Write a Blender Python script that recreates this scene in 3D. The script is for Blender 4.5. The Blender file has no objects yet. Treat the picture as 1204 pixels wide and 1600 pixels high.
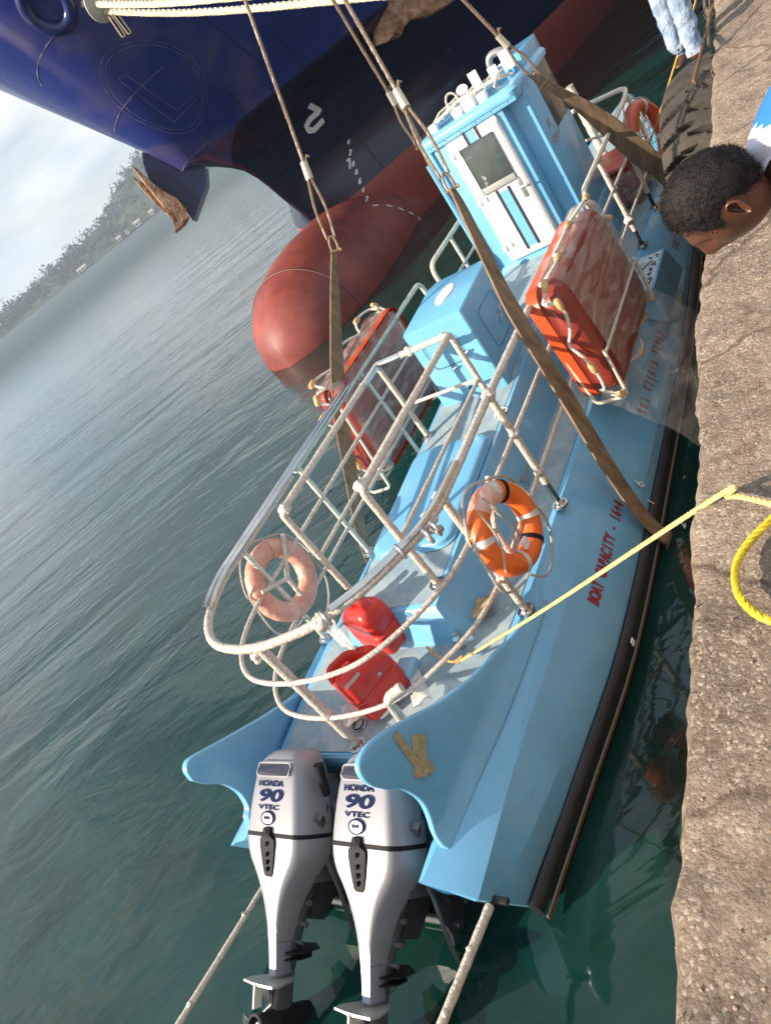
import bpy, bmesh, math, random
from mathutils import Vector, Matrix, noise
from mathutils.bvhtree import BVHTree
random.seed(7)
scene = bpy.context.scene
R_ = math.radians

# ------------------------------------------------------------------ camera (metres; x = boat's starboard, y = boat's bow, z up, water at 0)
CAM = Vector((0.0, 0.0, 3.95))
PXF, PX, PY = 1200.0, 602.0, 800.0          # focal length in pixels of the 1204x1600 photograph, principal point
def _frame():
    hn = Vector((0.629, 0.777)).normalized()
    hd = (PX-150)*hn.x + (PY-398)*hn.y
    cam = lambda u, v: Vector((u-PX, -(v-PY), -PXF))
    nad = PXF*PXF/hd
    Z = -cam(PX+hn.x*nad, PY+hn.y*nad).normalized()
    Y = cam(1293, -528); Y = (Y - Z*Y.dot(Z)).normalized()
    X = Y.cross(Z)
    return Matrix((X, Y, Z))
ROT = _frame()
cam_data = bpy.data.cameras.new("camera")
cam_ob = bpy.data.objects.new("camera", cam_data)
scene.collection.objects.link(cam_ob)
cam_ob.matrix_world = Matrix.Translation(CAM) @ ROT.to_4x4()
cam_data.sensor_fit = 'VERTICAL'; cam_data.sensor_height = 36.0
cam_data.lens = 36.0*PXF/1600.0
cam_data.clip_start = 0.05; cam_data.clip_end = 12000
scene.camera = cam_ob

# ------------------------------------------------------------------ sky and sun
SUN_EL, SUN_AZ = R_(26.0), R_(40.0)          # light travels towards azimuth 40 deg (from +y to +x)
world = bpy.data.worlds.new("World"); scene.world = world; world.use_nodes = True
wn = world.node_tree; wn.nodes.clear()
def N(tree, t, **kw):
    n = tree.nodes.new(t)
    for k, v in kw.items():
        if k.startswith('i_'): n.inputs[k[2:].replace('_', ' ')].default_value = v
        else: setattr(n, k, v)
    return n
out = N(wn, 'ShaderNodeOutputWorld'); bg = N(wn, 'ShaderNodeBackground')
sky = N(wn, 'ShaderNodeTexSky'); sky.sky_type = 'NISHITA'; sky.sun_disc = False
sky.sun_elevation = SUN_EL; sky.sun_rotation = SUN_AZ + math.pi
sky.air_density = 1.0; sky.dust_density = 2.0
tc = N(wn, 'ShaderNodeTexCoord'); mp = N(wn, 'ShaderNodeMapping'); mp.inputs['Scale'].default_value = (1.0, 1.0, 3.2)
nz = N(wn, 'ShaderNodeTexNoise'); nz.inputs['Scale'].default_value = 2.1; nz.inputs['Detail'].default_value = 9; nz.inputs['Roughness'].default_value = 0.55
rp = N(wn, 'ShaderNodeValToRGB'); rp.color_ramp.elements[0].position = 0.32; rp.color_ramp.elements[1].position = 0.52
rp.color_ramp.elements[0].color = (0.25,)*3+(1,); rp.color_ramp.elements[1].color = (1,)*3+(1,)
nz2 = N(wn, 'ShaderNodeTexNoise'); nz2.inputs['Scale'].default_value = 5.0; nz2.inputs['Detail'].default_value = 6
cr2 = N(wn, 'ShaderNodeValToRGB')
cr2.color_ramp.elements[0].position = 0.38; cr2.color_ramp.elements[0].color = (5.4, 6.9, 8.6, 1)
cr2.color_ramp.elements[1].position = 0.65; cr2.color_ramp.elements[1].color = (10.2, 10.0, 9.5, 1)
mix = N(wn, 'ShaderNodeMix'); mix.data_type = 'RGBA'
wl = wn.links.new
wl(tc.outputs['Generated'], mp.inputs['Vector']); wl(mp.outputs[0], nz.inputs['Vector']); wl(mp.outputs[0], nz2.inputs['Vector'])
wl(nz.outputs['Fac'], rp.inputs['Fac']); wl(nz2.outputs['Fac'], cr2.inputs['Fac'])
wl(rp.outputs['Color'], mix.inputs[0]); wl(sky.outputs['Color'], mix.inputs[6]); wl(cr2.outputs['Color'], mix.inputs[7])
wl(mix.outputs[2], bg.inputs['Color']); bg.inputs['Strength'].default_value = 0.062
wl(bg.outputs[0], out.inputs['Surface'])

sun_d = bpy.data.lights.new("sun", 'SUN'); sun_d.energy = 5.0; sun_d.angle = R_(0.6); sun_d.color = (1.0, 0.86, 0.70)
sun_o = bpy.data.objects.new("sun", sun_d); scene.collection.objects.link(sun_o)
SUN_DIR = Vector((math.sin(SUN_AZ)*math.cos(SUN_EL), math.cos(SUN_AZ)*math.cos(SUN_EL), -math.sin(SUN_EL)))
sun_o.rotation_euler = SUN_DIR.to_track_quat('-Z', 'Y').to_euler()

scene.view_settings.view_transform = 'Standard'; scene.view_settings.look = 'None'
scene.view_settings.exposure = 1.0; scene.view_settings.gamma = 1.0
scene.render.engine = 'CYCLES'
scene.cycles.use_denoising = True
scene.cycles.max_bounces = 8; scene.cycles.transparent_max_bounces = 16
scene.cycles.volume_bounces = 0

# ------------------------------------------------------------------ survey helpers: a sighted pixel + one known coordinate = a place
def ray(u, v): return (ROT @ Vector((u-PX, -(v-PY), -PXF))).normalized()
def at(u, v, x=None, y=None, z=None):
    d = ray(u, v)
    t = (x-CAM.x)/d.x if x is not None else (y-CAM.y)/d.y if y is not None else (z-CAM.z)/d.z
    return CAM + d*t
def on_plane(u, v, p, n):
    d = ray(u, v); return CAM + d*((Vector(p)-CAM).dot(n)/d.dot(n))

# ------------------------------------------------------------------ materials
def srgb(h):
    c = [int(h[i:i+2], 16)/255 for i in (0, 2, 4)]
    return tuple(x/12.92 if x <= .04045 else ((x+.055)/1.055)**2.4 for x in c)
def mat(name, col, rough=.5, metal=0., var=0.0, vscale=6., bump=0., bscale=40., col2=None, spec=.5, coat=0., alpha=1., detail=6, stretch=None, bdist=.01, rvar=0., thr=None):
    m = bpy.data.materials.new(name); m.use_nodes = True; t = m.node_tree; b = t.nodes['Principled BSDF']
    b.inputs['Roughness'].default_value = rough; b.inputs['Metallic'].default_value = metal
    b.inputs['Specular IOR Level'].default_value = spec; b.inputs['Coat Weight'].default_value = coat; b.inputs['Coat Roughness'].default_value = .08
    b.inputs['Alpha'].default_value = alpha
    L = t.links.new
    co = N(t, 'ShaderNodeTexCoord'); src = co.outputs['Object']
    if stretch:
        mpp = N(t, 'ShaderNodeMapping'); mpp.inputs['Scale'].default_value = stretch; L(src, mpp.inputs['Vector']); src = mpp.outputs[0]
    if var or col2:
        n = N(t, 'ShaderNodeTexNoise'); n.inputs['Scale'].default_value = vscale; n.inputs['Detail'].default_value = detail
        n.inputs['Roughness'].default_value = .65
        L(src, n.inputs['Vector'])
        r = N(t, 'ShaderNodeValToRGB'); e = r.color_ramp.elements
        lo, hi = thr or (.35, .65)
        e[0].position = lo; e[1].position = hi
        a = tuple(max(0, c*(1-var)) for c in col); c2 = col2 or tuple(min(1, c*(1+var)) for c in col)
        e[0].color = (*a, 1); e[1].color = (*c2, 1)
        L(n.outputs['Fac'], r.inputs['Fac']); L(r.outputs['Color'], b.inputs['Base Color'])
        if rvar:
            mr = N(t, 'ShaderNodeMapRange'); mr.inputs['To Min'].default_value = max(.02, rough-rvar); mr.inputs['To Max'].default_value = rough+rvar
            L(n.outputs['Fac'], mr.inputs['Value']); L(mr.outputs[0], b.inputs['Roughness'])
    else: b.inputs['Base Color'].default_value = (*col, 1)
    if bump:
        n2 = N(t, 'ShaderNodeTexNoise'); n2.inputs['Scale'].default_value = bscale; n2.inputs['Detail'].default_value = 5
        bp = N(t, 'ShaderNodeBump'); bp.inputs['Strength'].default_value = bump; bp.inputs['Distance'].default_value = bdist
        L(src, n2.inputs['Vector']); L(n2.outputs['Fac'], bp.inputs['Height']); L(bp.outputs[0], b.inputs['Normal'])
    return m

# ------------------------------------------------------------------ mesh helpers
def new_bm(): return bmesh.new()
def obj(name, bm, m, parent=None, smooth=True, mw=None, angle=35):
    me = bpy.data.meshes.new(name); bmesh.ops.recalc_face_normals(bm, faces=bm.faces)
    for f in bm.faces: f.smooth = smooth
    if smooth:
        for e in bm.edges:
            if len(e.link_faces) == 2 and e.calc_face_angle(0) > R_(angle): e.smooth = False
    bm.to_mesh(me); bm.free()
    o = bpy.data.objects.new(name, me); scene.collection.objects.link(o)
    for mm in (m if isinstance(m, (list, tuple)) else [m]): me.materials.append(mm)
    if mw: o.matrix_world = mw
    if parent:
        o.parent = parent
        if parent.type == 'EMPTY' or True: o.matrix_parent_inverse = world_of(parent).inverted()
    return o
def world_of(o):
    m = o.matrix_basis.copy()
    if o.parent: m = world_of(o.parent) @ o.matrix_parent_inverse @ m
    return m
def thing(name, label, cat, loc=(0, 0, 0), group=None):
    o = bpy.data.objects.new(name, None); scene.collection.objects.link(o); o.empty_display_size = .2
    o.location = loc; o['label'] = label; o['category'] = cat
    if group: o['group'] = group
    return o
def tag(o, label, cat, group=None):
    o['label'] = label; o['category'] = cat
    if group: o['group'] = group
    return o
def struct(o, kind='structure'): o['kind'] = kind; return o
def box(bm, lo, hi, bevel=0., seg=2, mw=None):
    lo, hi = Vector(lo), Vector(hi); c = (lo+hi)/2; s = hi-lo
    r = bmesh.ops.create_cube(bm, size=1, matrix=Matrix.Translation(c) @ Matrix.Diagonal((*s, 1)))
    vs = r['verts']
    if bevel:
        es = list({e for v in vs for e in v.link_edges})
        rb = bmesh.ops.bevel(bm, geom=es, offset=bevel, segments=seg, affect='EDGES', profile=.5)
        vs = list({v for f in rb['faces'] for v in f.verts} | {v for v in vs if v.is_valid})
    if mw: bmesh.ops.transform(bm, matrix=mw, verts=vs)
    return vs
def fillet(pts, r, n=5, closed=False):
    pts = [Vector(p) for p in pts]; o = []
    m = len(pts)
    for i, p in enumerate(pts):
        if not closed and i in (0, m-1): o.append(p); continue
        a, b = pts[i-1]-p, pts[(i+1) % m]-p
        k = min(r, a.length*.45, b.length*.45)
        A, B = p+a.normalized()*k, p+b.normalized()*k
        for j in range(n+1):
            t = j/n; o.append(A*(1-t)**2 + p*2*t*(1-t) + B*t*t)
    return o
def resample(pts, step, closed=False):
    pts = [Vector(p) for p in pts]
    if closed: pts = pts+[pts[0]]
    o = [pts[0].copy()]
    for a, b in zip(pts, pts[1:]):
        n = max(1, round((b-a).length/step))
        for j in range(1, n+1): o.append(a.lerp(b, j/n))
    if closed: o.pop()
    return o
def catmull(pts, n=8, closed=False):
    P = [Vector(p) for p in pts]; m = len(P); o = []
    rng = range(m if closed else m-1)
    for i in rng:
        p1, p2 = P[i], P[(i+1) % m]
        p0 = P[i-1] if (closed or i > 0) else p1*2-p2
        p3 = P[(i+2) % m] if (closed or i+2 < m) else p2*2-p1
        for j in range(n):
            t = j/n
            o.append(.5*((2*p1)+(p2-p0)*t+(2*p0-5*p1+4*p2-p3)*t*t+(3*p1-p0-3*p2+p3)*t**3))
    if not closed: o.append(P[-1])
    return o
def tube(bm, pts, r, seg=10, closed=False, jit=0., caps=True, prof=None, up0=None):
    pts = [Vector(p) for p in pts]; n = len(pts); rings = []; up = None
    for i, p in enumerate(pts):
        if closed: t = (pts[(i+1) % n]-pts[i-1]).normalized()
        else: t = (pts[min(i+1, n-1)]-pts[max(i-1, 0)]).normalized()
        if up is None:
            up = Vector(up0) if up0 else (Vector((0, 0, 1)) if abs(t.z) < .9 else Vector((1, 0, 0)))
        up = (up-t*up.dot(t)).normalized(); sd = t.cross(up)
        rr = r(i/(n-1)) if callable(r) else r
        k = 1+random.uniform(-jit, jit)
        ring = []
        for j in range(seg):
            a = 2*math.pi*j/seg
            if prof: q = p+sd*(math.cos(a)*prof[0]*k)+up*(math.sin(a)*prof[1]*k)
            else: q = p+(sd*math.cos(a)+up*math.sin(a))*rr*k*(1+random.uniform(-jit, jit)*.5)
            ring.append(bm.verts.new(q))
        rings.append(ring)
    m = n if closed else n-1
    for i in range(m):
        a, b = rings[i], rings[(i+1) % n]
        for j in range(seg): bm.faces.new((a[j], a[(j+1) % seg], b[(j+1) % seg], b[j]))
    if caps and not closed:
        bm.faces.new(rings[0][::-1]); bm.faces.new(rings[-1])
    return rings
def loft(bm, rings, closed_ring=True, cap0=True, cap1=True, mi=None):
    R = [[bm.verts.new(p) for p in r] for r in rings]
    n = len(R[0])
    for a, b in zip(R, R[1:]):
        for j in range(n if closed_ring else n-1):
            try: f = bm.faces.new((a[j], a[(j+1) % n], b[(j+1) % n], b[j]))
            except ValueError: continue
            if mi is not None: f.material_index = mi
    if closed_ring:
        if cap0: bm.faces.new(R[0][::-1])
        if cap1: bm.faces.new(R[-1])
    return R
def cyl(bm, a, b, r, r2=None, seg=16):
    a, b = Vector(a), Vector(b); r2 = r if r2 is None else r2
    return tube(bm, [a, b], lambda t: r+(r2-r)*t, seg)
def torus(bm, c, nrm, R, r, seg=40, rs=12, sx=1., jit=0., up=None, sq=1.):
    c, nrm = Vector(c), Vector(nrm).normalized(); u = Vector(up) if up else nrm.orthogonal()
    u = (u-nrm*u.dot(nrm)).normalized(); w = nrm.cross(u)
    rings = []
    for i in range(seg):
        a = 2*math.pi*i/seg; d = u*math.cos(a)*sx+w*math.sin(a); p = c+d*R; k = r*(1+random.uniform(-jit, jit))
        dn = d.normalized()
        rings.append([bm.verts.new(p+dn*math.cos(2*math.pi*j/rs)*k*sq+nrm*math.sin(2*math.pi*j/rs)*k) for j in range(rs)])
    for i in range(seg):
        A, B = rings[i], rings[(i+1) % seg]
        for j in range(rs): bm.faces.new((A[j], A[(j+1) % rs], B[(j+1) % rs], B[j]))
    return rings
def polyline_strip(bm, pts, w, nrm, lift=.004, closed=False):
    P = [Vector(p) for p in pts]; n = len(P); L = []
    for i, p in enumerate(P):
        t = (P[(i+1) % n]-P[i-1]) if closed else (P[min(i+1, n-1)]-P[max(i-1, 0)])
        nn = Vector(nrm[i] if isinstance(nrm, list) else nrm)
        s = t.cross(nn).normalized()*w/2
        L.append((bm.verts.new(p+s+nn*lift), bm.verts.new(p-s+nn*lift)))
    for i in range(n if closed else n-1):
        a, b = L[i], L[(i+1) % n]; bm.faces.new((a[0], b[0], b[1], a[1]))
def text(name, body, size, m, org, right, up, parent=None, sx=1., extrude=.0015, bold=0., shear=0., align='CENTER'):
    cu = bpy.data.curves.new(name, 'FONT'); cu.body = body; cu.size = size; cu.extrude = extrude; cu.offset = bold; cu.shear = shear
    cu.align_x = align; cu.align_y = 'CENTER'
    tmp = bpy.data.objects.new(name, cu); scene.collection.objects.link(tmp)
    dg = bpy.context.evaluated_depsgraph_get(); me = bpy.data.meshes.new_from_object(tmp.evaluated_get(dg))
    bpy.data.objects.remove(tmp); bpy.data.curves.remove(cu)
    r, u = Vector(right).normalized(), Vector(up); u = (u-r*u.dot(r)).normalized(); n = r.cross(u)
    M = Matrix((r*sx, u, n)).transposed().to_4x4(); M.translation = Vector(org)
    me.transform(M); me.materials.clear(); me.materials.append(m)
    o = bpy.data.objects.new(name, me); scene.collection.objects.link(o)
    if parent: o.parent = parent; o.matrix_parent_inverse = world_of(parent).inverted()
    return o
def lerp_tab(tab, x):
    if x <= tab[0][0]: return tab[0][1]
    for (a, va), (b, vb) in zip(tab, tab[1:]):
        if x <= b: return va+(vb-va)*(x-a)/(b-a)
    return tab[-1][1]
def smooth_tab(tab, x):
    # monotone-ish smooth interpolation
    if x <= tab[0][0]: return tab[0][1]
    n = len(tab)
    for i in range(n-1):
        a, va = tab[i]; b, vb = tab[i+1]
        if x <= b:
            m0 = (vb-tab[i-1][1])/(b-tab[i-1][0]) if i > 0 else (vb-va)/(b-a)
            m1 = (tab[i+2][1]-va)/(tab[i+2][0]-a) if i+2 < n else (vb-va)/(b-a)
            h = b-a; t = (x-a)/h
            return (2*t**3-3*t*t+1)*va+(t**3-2*t*t+t)*h*m0+(-2*t**3+3*t*t)*vb+(t**3-t*t)*h*m1
    return tab[-1][1]

# ================================================================== WATER
def water_mat():
    m = bpy.data.materials.new("sea_water"); m.use_nodes = True; t = m.node_tree; b = t.nodes['Principled BSDF']; L = t.links.new
    b.inputs['Base Color'].default_value = (.006, .034, .024, 1); b.inputs['Roughness'].default_value = .045
    b.inputs['IOR'].default_value = 1.48; b.inputs['Specular IOR Level'].default_value = .5
    co = N(t, 'ShaderNodeTexCoord')
    # murky body colour: darker weed-green patches
    n0 = N(t, 'ShaderNodeTexNoise'); n0.inputs['Scale'].default_value = .9; n0.inputs['Detail'].default_value = 5
    r0 = N(t, 'ShaderNodeValToRGB'); r0.color_ramp.elements[0].position = .35; r0.color_ramp.elements[1].position = .7
    r0.color_ramp.elements[0].color = (.002, .018, .014, 1); r0.color_ramp.elements[1].color = (.005, .036, .029, 1)
    L(co.outputs['Object'], n0.inputs['Vector']); L(n0.outputs['Fac'], r0.inputs['Fac']); L(r0.outputs['Color'], b.inputs['Base Color'])
    # long swell crests, short ripples in patches, calm lee beside the boat and quay
    def wave(sc, rot, st, det, dist=.4):
        a = N(t, 'ShaderNodeMapping'); a.inputs['Rotation'].default_value = (0, 0, R_(rot)); c_ = N(t, 'ShaderNodeMapping'); c_.inputs['Scale'].default_value = st
        n = N(t, 'ShaderNodeTexNoise'); n.inputs['Scale'].default_value = sc; n.inputs['Detail'].default_value = det; n.inputs['Distortion'].default_value = dist
        L(co.outputs['Object'], a.inputs['Vector']); L(a.outputs[0], c_.inputs['Vector']); L(c_.outputs[0], n.inputs['Vector']); return n.outputs['Fac']
    def mth(op, a, b_):
        n = N(t, 'ShaderNodeMath'); n.operation = op
        for k, v in ((0, a), (1, b_)):
            if isinstance(v, (int, float)): n.inputs[k].default_value = v
            else: L(v, n.inputs[k])
        return n.outputs[0]
    def mrange(src, a, b_, c_, d_):
        n = N(t, 'ShaderNodeMapRange'); n.interpolation_type = 'SMOOTHSTEP'
        for k, v in zip(('From Min', 'From Max', 'To Min', 'To Max'), (a, b_, c_, d_)): n.inputs[k].default_value = v
        L(src, n.inputs['Value']); return n.outputs[0]
    sx_ = N(t, 'ShaderNodeSeparateXYZ'); L(co.outputs['Object'], sx_.inputs[0])
    # distance off the quay measured along the view of open water
    off = mth('SUBTRACT', mth('MULTIPLY', sx_.outputs[1], .55), sx_.outputs[0])
    lee = mrange(off, 5.0, 10, .08, 1.)
    patch = mrange(wave(.22, -40, (.5, 1, 1), 3), .40, .62, .12, 1.)
    rip = mth('ADD', mth('MULTIPLY', wave(13, -58, (.5, 1, 1), 2, 1.0), .030), mth('MULTIPLY', wave(6.0, -50, (.45, 1, 1), 2, 1.0), .085))
    rip = mth('MULTIPLY', mth('MULTIPLY', rip, patch), mth('MULTIPLY', lee, mrange(off, 16, 45, 1., .3)))
    swell = mth('MULTIPLY', wave(.42, -42, (.34, 1, 1), 4, 1.3), .62)
    sw2 = mth('MULTIPLY', wave(1.9, -32, (.40, 1, 1), 3, 1.2), .13)
    swl = mth('MULTIPLY', mth('ADD', swell, sw2), mth('MULTIPLY', mrange(off, 3, 11, .25, 1.), mrange(off, 22, 70, 1., .25)))
    h = N(t, 'ShaderNodeMath'); h.operation = 'ADD'; L(rip, h.inputs[0]); L(swl, h.inputs[1])
    L(mrange(off, 25, 160, .045, .42), b.inputs['Roughness'])
    bp = N(t, 'ShaderNodeBump'); bp.inputs['Strength'].default_value = 1.0; bp.inputs['Distance'].default_value = .15
    L(h.outputs[0], bp.inputs['Height']); L(bp.outputs[0], b.inputs['Normal'])
    return m
bm = new_bm()
xs = [-6000, -1500, -400, -100, -30, -10, 0, 10, 100, 2000]; ys = [-2000, -100, -10, 0, 10, 30, 100, 400, 1500, 6000]
G = [[bm.verts.new((x, y, 0)) for y in ys] for x in xs]
for i in range(len(xs)-1):
    for j in range(len(ys)-1): bm.faces.new((G[i][j], G[i+1][j], G[i+1][j+1], G[i][j+1]))
struct(obj('water', bm, water_mat(), smooth=False))

# ================================================================== QUAY
EDGE = [(-.62, -6), (-.66, -1), (-.72, .2), (-.74, .44), (-.77, .68), (-.80, 1.17), (-.85, 1.9), (-.93, 2.7), (-.98, 3.12), (-1.03, 4.08), (-1.15, 5.55), (-1.34, 7.81), (-1.6, 11), (-2.2, 18), (-4.0, 40), (-9.0, 100)]
def edge_x(y): return smooth_tab([(b, a) for a, b in EDGE], y)
def concrete(name, base, dark, pale):
    m = bpy.data.materials.new(name); m.use_nodes = True; t = m.node_tree; b = t.nodes['Principled BSDF']; L = t.links.new
    b.inputs['Roughness'].default_value = .92; b.inputs['Specular IOR Level'].default_value = .25
    co = N(t, 'ShaderNodeTexCoord')
    def noise_(sc, det, ro=.6):
        n = N(t, 'ShaderNodeTexNoise'); n.inputs['Scale'].default_value = sc; n.inputs['Detail'].default_value = det; n.inputs['Roughness'].default_value = ro
        L(co.outputs['Object'], n.inputs['Vector']); return n
    def ramp(src, a, ca, c, cc):
        r = N(t, 'ShaderNodeValToRGB'); e = r.color_ramp.elements; e[0].position = a; e[1].position = c; e[0].color = (*ca, 1); e[1].color = (*cc, 1)
        L(src, r.inputs['Fac']); return r
    big = ramp(noise_(1.6, 6).outputs['Fac'], .38, dark, .62, base)
    v = N(t, 'ShaderNodeTexVoronoi'); v.inputs['Scale'].default_value = 110.; L(co.outputs['Object'], v.inputs['Vector'])
    sep = N(t, 'ShaderNodeSeparateColor'); L(v.outputs['Color'], sep.inputs[0])
    grit = ramp(sep.outputs[0], .72, (0, 0, 0), .95, (1, 1, 1))
    m1 = N(t, 'ShaderNodeMix'); m1.data_type = 'RGBA'; m1.inputs[7].default_value = (*pale, 1)
    mm = N(t, 'ShaderNodeMath'); mm.operation = 'MULTIPLY'; mm.inputs[1].default_value = .7
    L(grit.outputs[0], mm.inputs[0]); L(mm.outputs[0], m1.inputs[0]); L(big.outputs[0], m1.inputs[6])
    spots = ramp(noise_(22, 8, .75).outputs['Fac'], .36, (.35, .3, .26), .52, (1, 1, 1))
    m2 = N(t, 'ShaderNodeMix'); m2.data_type = 'RGBA'; m2.blend_type = 'MULTIPLY'; m2.inputs[0].default_value = .62
    L(m1.outputs[2], m2.inputs[6]); L(spots.outputs[0], m2.inputs[7]); L(m2.outputs[2], b.inputs['Base Color'])
    vc = N(t, 'ShaderNodeTexVoronoi'); vc.feature = 'DISTANCE_TO_EDGE'; vc.inputs['Scale'].default_value = .9
    wv = N(t, 'ShaderNodeMix'); wv.data_type = 'RGBA'; wv.inputs[0].default_value = .12; nn_ = noise_(5, 6); L(co.outputs['Object'], wv.inputs[6]); L(nn_.outputs['Color'], wv.inputs[7]); L(wv.outputs[2], vc.inputs['Vector'])
    ck = ramp(vc.outputs['Distance'], .004, (.45, .42, .40), .012, (1, 1, 1))
    m3 = N(t, 'ShaderNodeMix'); m3.data_type = 'RGBA'; m3.blend_type = 'MULTIPLY'; m3.inputs[0].default_value = .8; L(m2.outputs[2], m3.inputs[6]); L(ck.outputs[0], m3.inputs[7])
    st_ = ramp(noise_(3.2, 8, .7).outputs['Fac'], .56, (1, 1, 1), .68, (.62, .58, .55)); m4 = N(t, 'ShaderNodeMix'); m4.data_type = 'RGBA'; m4.blend_type = 'MULTIPLY'; m4.inputs[0].default_value = 1.
    L(m3.outputs[2], m4.inputs[6]); L(st_.outputs[0], m4.inputs[7]); L(m4.outputs[2], b.inputs['Base Color'])
    # relief: pits + aggregate
    a1 = noise_(28, 10, .72); a2 = noise_(9, 5)
    ad = N(t, 'ShaderNodeMath'); ad.operation = 'MULTIPLY_ADD'; ad.inputs[1].default_value = .8
    L(a1.outputs['Fac'], ad.inputs[0]); L(a2.outputs['Fac'], ad.inputs[2])
    ad2 = N(t, 'ShaderNodeMath'); ad2.operation = 'MULTIPLY_ADD'; ad2.inputs[1].default_value = -.14
    L(v.outputs['Distance'], ad2.inputs[0]); L(ad.outputs[0], ad2.inputs[2])
    bp = N(t, 'ShaderNodeBump'); bp.inputs['Strength'].default_value = 1.; bp.inputs['Distance'].default_value = .035
    L(ad2.outputs[0], bp.inputs['Height']); L(bp.outputs[0], b.inputs['Normal'])
    return m
QZ = 2.30
M_conc = concrete("weathered_concrete", srgb('a99684'), srgb('87786a'), srgb('cabba9'))
bm = new_bm()
yy = []; y = -6.
while y < 100:
    yy.append(y); y += .03 if 0 < y < 5.5 else .06 if y < 11 and y > -1 else .5 if y < 30 else 5
ww = [0, .012, .03, .06] + [.06+.03*i for i in range(1, 22)] + [.8, 1., 1.3, 1.8, 3, 6, 12, 40]
rows = []
for y in yy:
    ex = edge_x(y); near = 1 if y < 12 else 0
    jit = .030*noise.fractal(Vector((0, y*1.9, 3)), 1., 2.2, 5)+.010*noise.noise(Vector((0, y*19, 9)))
    row = []
    # wall below the edge
    for zz in (-4, -1, .6, 1.7, QZ-.28, QZ-.14, QZ-.06):
        row.append(Vector((ex+.02+(.02*noise.noise(Vector((y*3, zz*3, 5)))), y, zz)))
    for w in ww:
        h = 0
        if near and w < 1.2:
            h = .020*noise.fractal(Vector((w*4, y*4, 0)), 1., 2.1, 4)+.008*noise.noise(Vector((w*18, y*18, 1)))
        r = -.05*max(0, 1-w/.035)**1.5
        row.append(Vector((ex+jit*max(0, 1-w*3)+w, y, QZ+h+r)))
    rows.append(row)
loft(bm, rows, closed_ring=False)
quay = struct(obj('quay', bm, M_conc, angle=75))
# loose grit along the quay surface
bm = new_bm()
for i in range(900):
    y = .2+random.random()**1.6*6.5; w = random.uniform(.02, 1.2); x = edge_x(y)+w; s = random.uniform(.0015, .006)
    h = .020*noise.fractal(Vector((w*4, y*4, 0)), 1., 2.1, 4)+.008*noise.noise(Vector((w*18, y*18, 1)))
    bmesh.ops.create_icosphere(bm, subdivisions=1, radius=s, matrix=Matrix.Translation((x, y, QZ+h+s*.3)) @ Matrix.Rotation(random.random()*6, 4, 'Z') @ Matrix.Diagonal((1, random.uniform(.5, 1), random.uniform(.4, .8), 1)))
g = obj('quay_grit', bm, mat('grit', srgb('9a8672'), .9, var=.5, vscale=20), smooth=False); g['kind'] = 'stuff'

# ================================================================== FAR SHORE
M_hill = mat('hill_soil', (.035, .05, .025), .95, var=.3, vscale=.03)
def shore_pt(az, dist): return Vector((math.sin(R_(az))*dist, math.cos(R_(az))*dist, 0))
SHORE = 620.
def ridge(az):  # ridge height in metres over the water by azimuth
    return lerp_tab([(-75, 4), (-66, 7), (-61, 10), (-56, 15), (-52, 19), (-48, 26), (-46, 42), (-44, 52), (-40, 60), (-30, 60)], az)
bm = new_bm(); rows = []
for i in range(90):
    az = -80+i*.6; h = ridge(az)*(.72+.10*noise.noise(Vector((az*.7, 0, 0))))
    rows.append([shore_pt(az, SHORE-3)+Vector((0, 0, -1)), shore_pt(az, SHORE)+Vector((0, 0, .8)), shore_pt(az, SHORE+25)+Vector((0, 0, h*.45)),
                 shore_pt(az, SHORE+70)+Vector((0, 0, h)), shore_pt(az, SHORE+160)+Vector((0, 0, h*1.02)), shore_pt(az, SHORE+300)+Vector((0, 0, -1))])
loft(bm, rows, closed_ring=False)
struct(obj('hillside', bm, M_hill))
M_wood = mat('far_foliage', (.030, .042, .040), .9, var=.55, vscale=.12)
bm = new_bm(); rnd = random.Random(3)
def clump(bm, c, r, n, rnd):
    for _ in range(n):
        d = Vector((rnd.gauss(0, 1), rnd.gauss(0, 1), rnd.gauss(0, .8))).normalized()*r*rnd.uniform(.55, 1.05)
        s = r*rnd.uniform(.16, .34); q = c+d
        e = [Vector((rnd.uniform(-1, 1), rnd.uniform(-1, 1), rnd.uniform(-1, 1)))*s for _ in range(4)]
        bm.faces.new([bm.verts.new(q+e[0]), bm.verts.new(q+e[1]), bm.verts.new(q+e[2])])
        bm.faces.new([bm.verts.new(q+e[1]), bm.verts.new(q+e[3]), bm.verts.new(q+e[2])])
for i in range(900):
    az = rnd.uniform(-72, -38); k = rnd.random(); d = SHORE+4+k*72
    gz = ridge(az)*.72*k; r = rnd.uniform(2.4, 5.4)*(.8 if k < .3 else 1)
    c = shore_pt(az, d)+Vector((0, 0, gz+r*.75))
    clump(bm, c, r, 46, rnd)
    if rnd.random() < .12: clump(bm, c+Vector((0, 0, r*1.2)), r*.45, 14, rnd)
w = obj('far_wood', bm, M_wood, smooth=False); w['kind'] = 'stuff'; w['label'] = 'hazy wooded shore beyond the bay'
M_whitewall = mat('whitewash', (.50, .48, .44), .8, var=.1, vscale=.5); M_tin = mat('tin_roof', (.35, .30, .28), .7); M_dkwin = mat('dark_window', (.03, .03, .035), .3)
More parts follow.
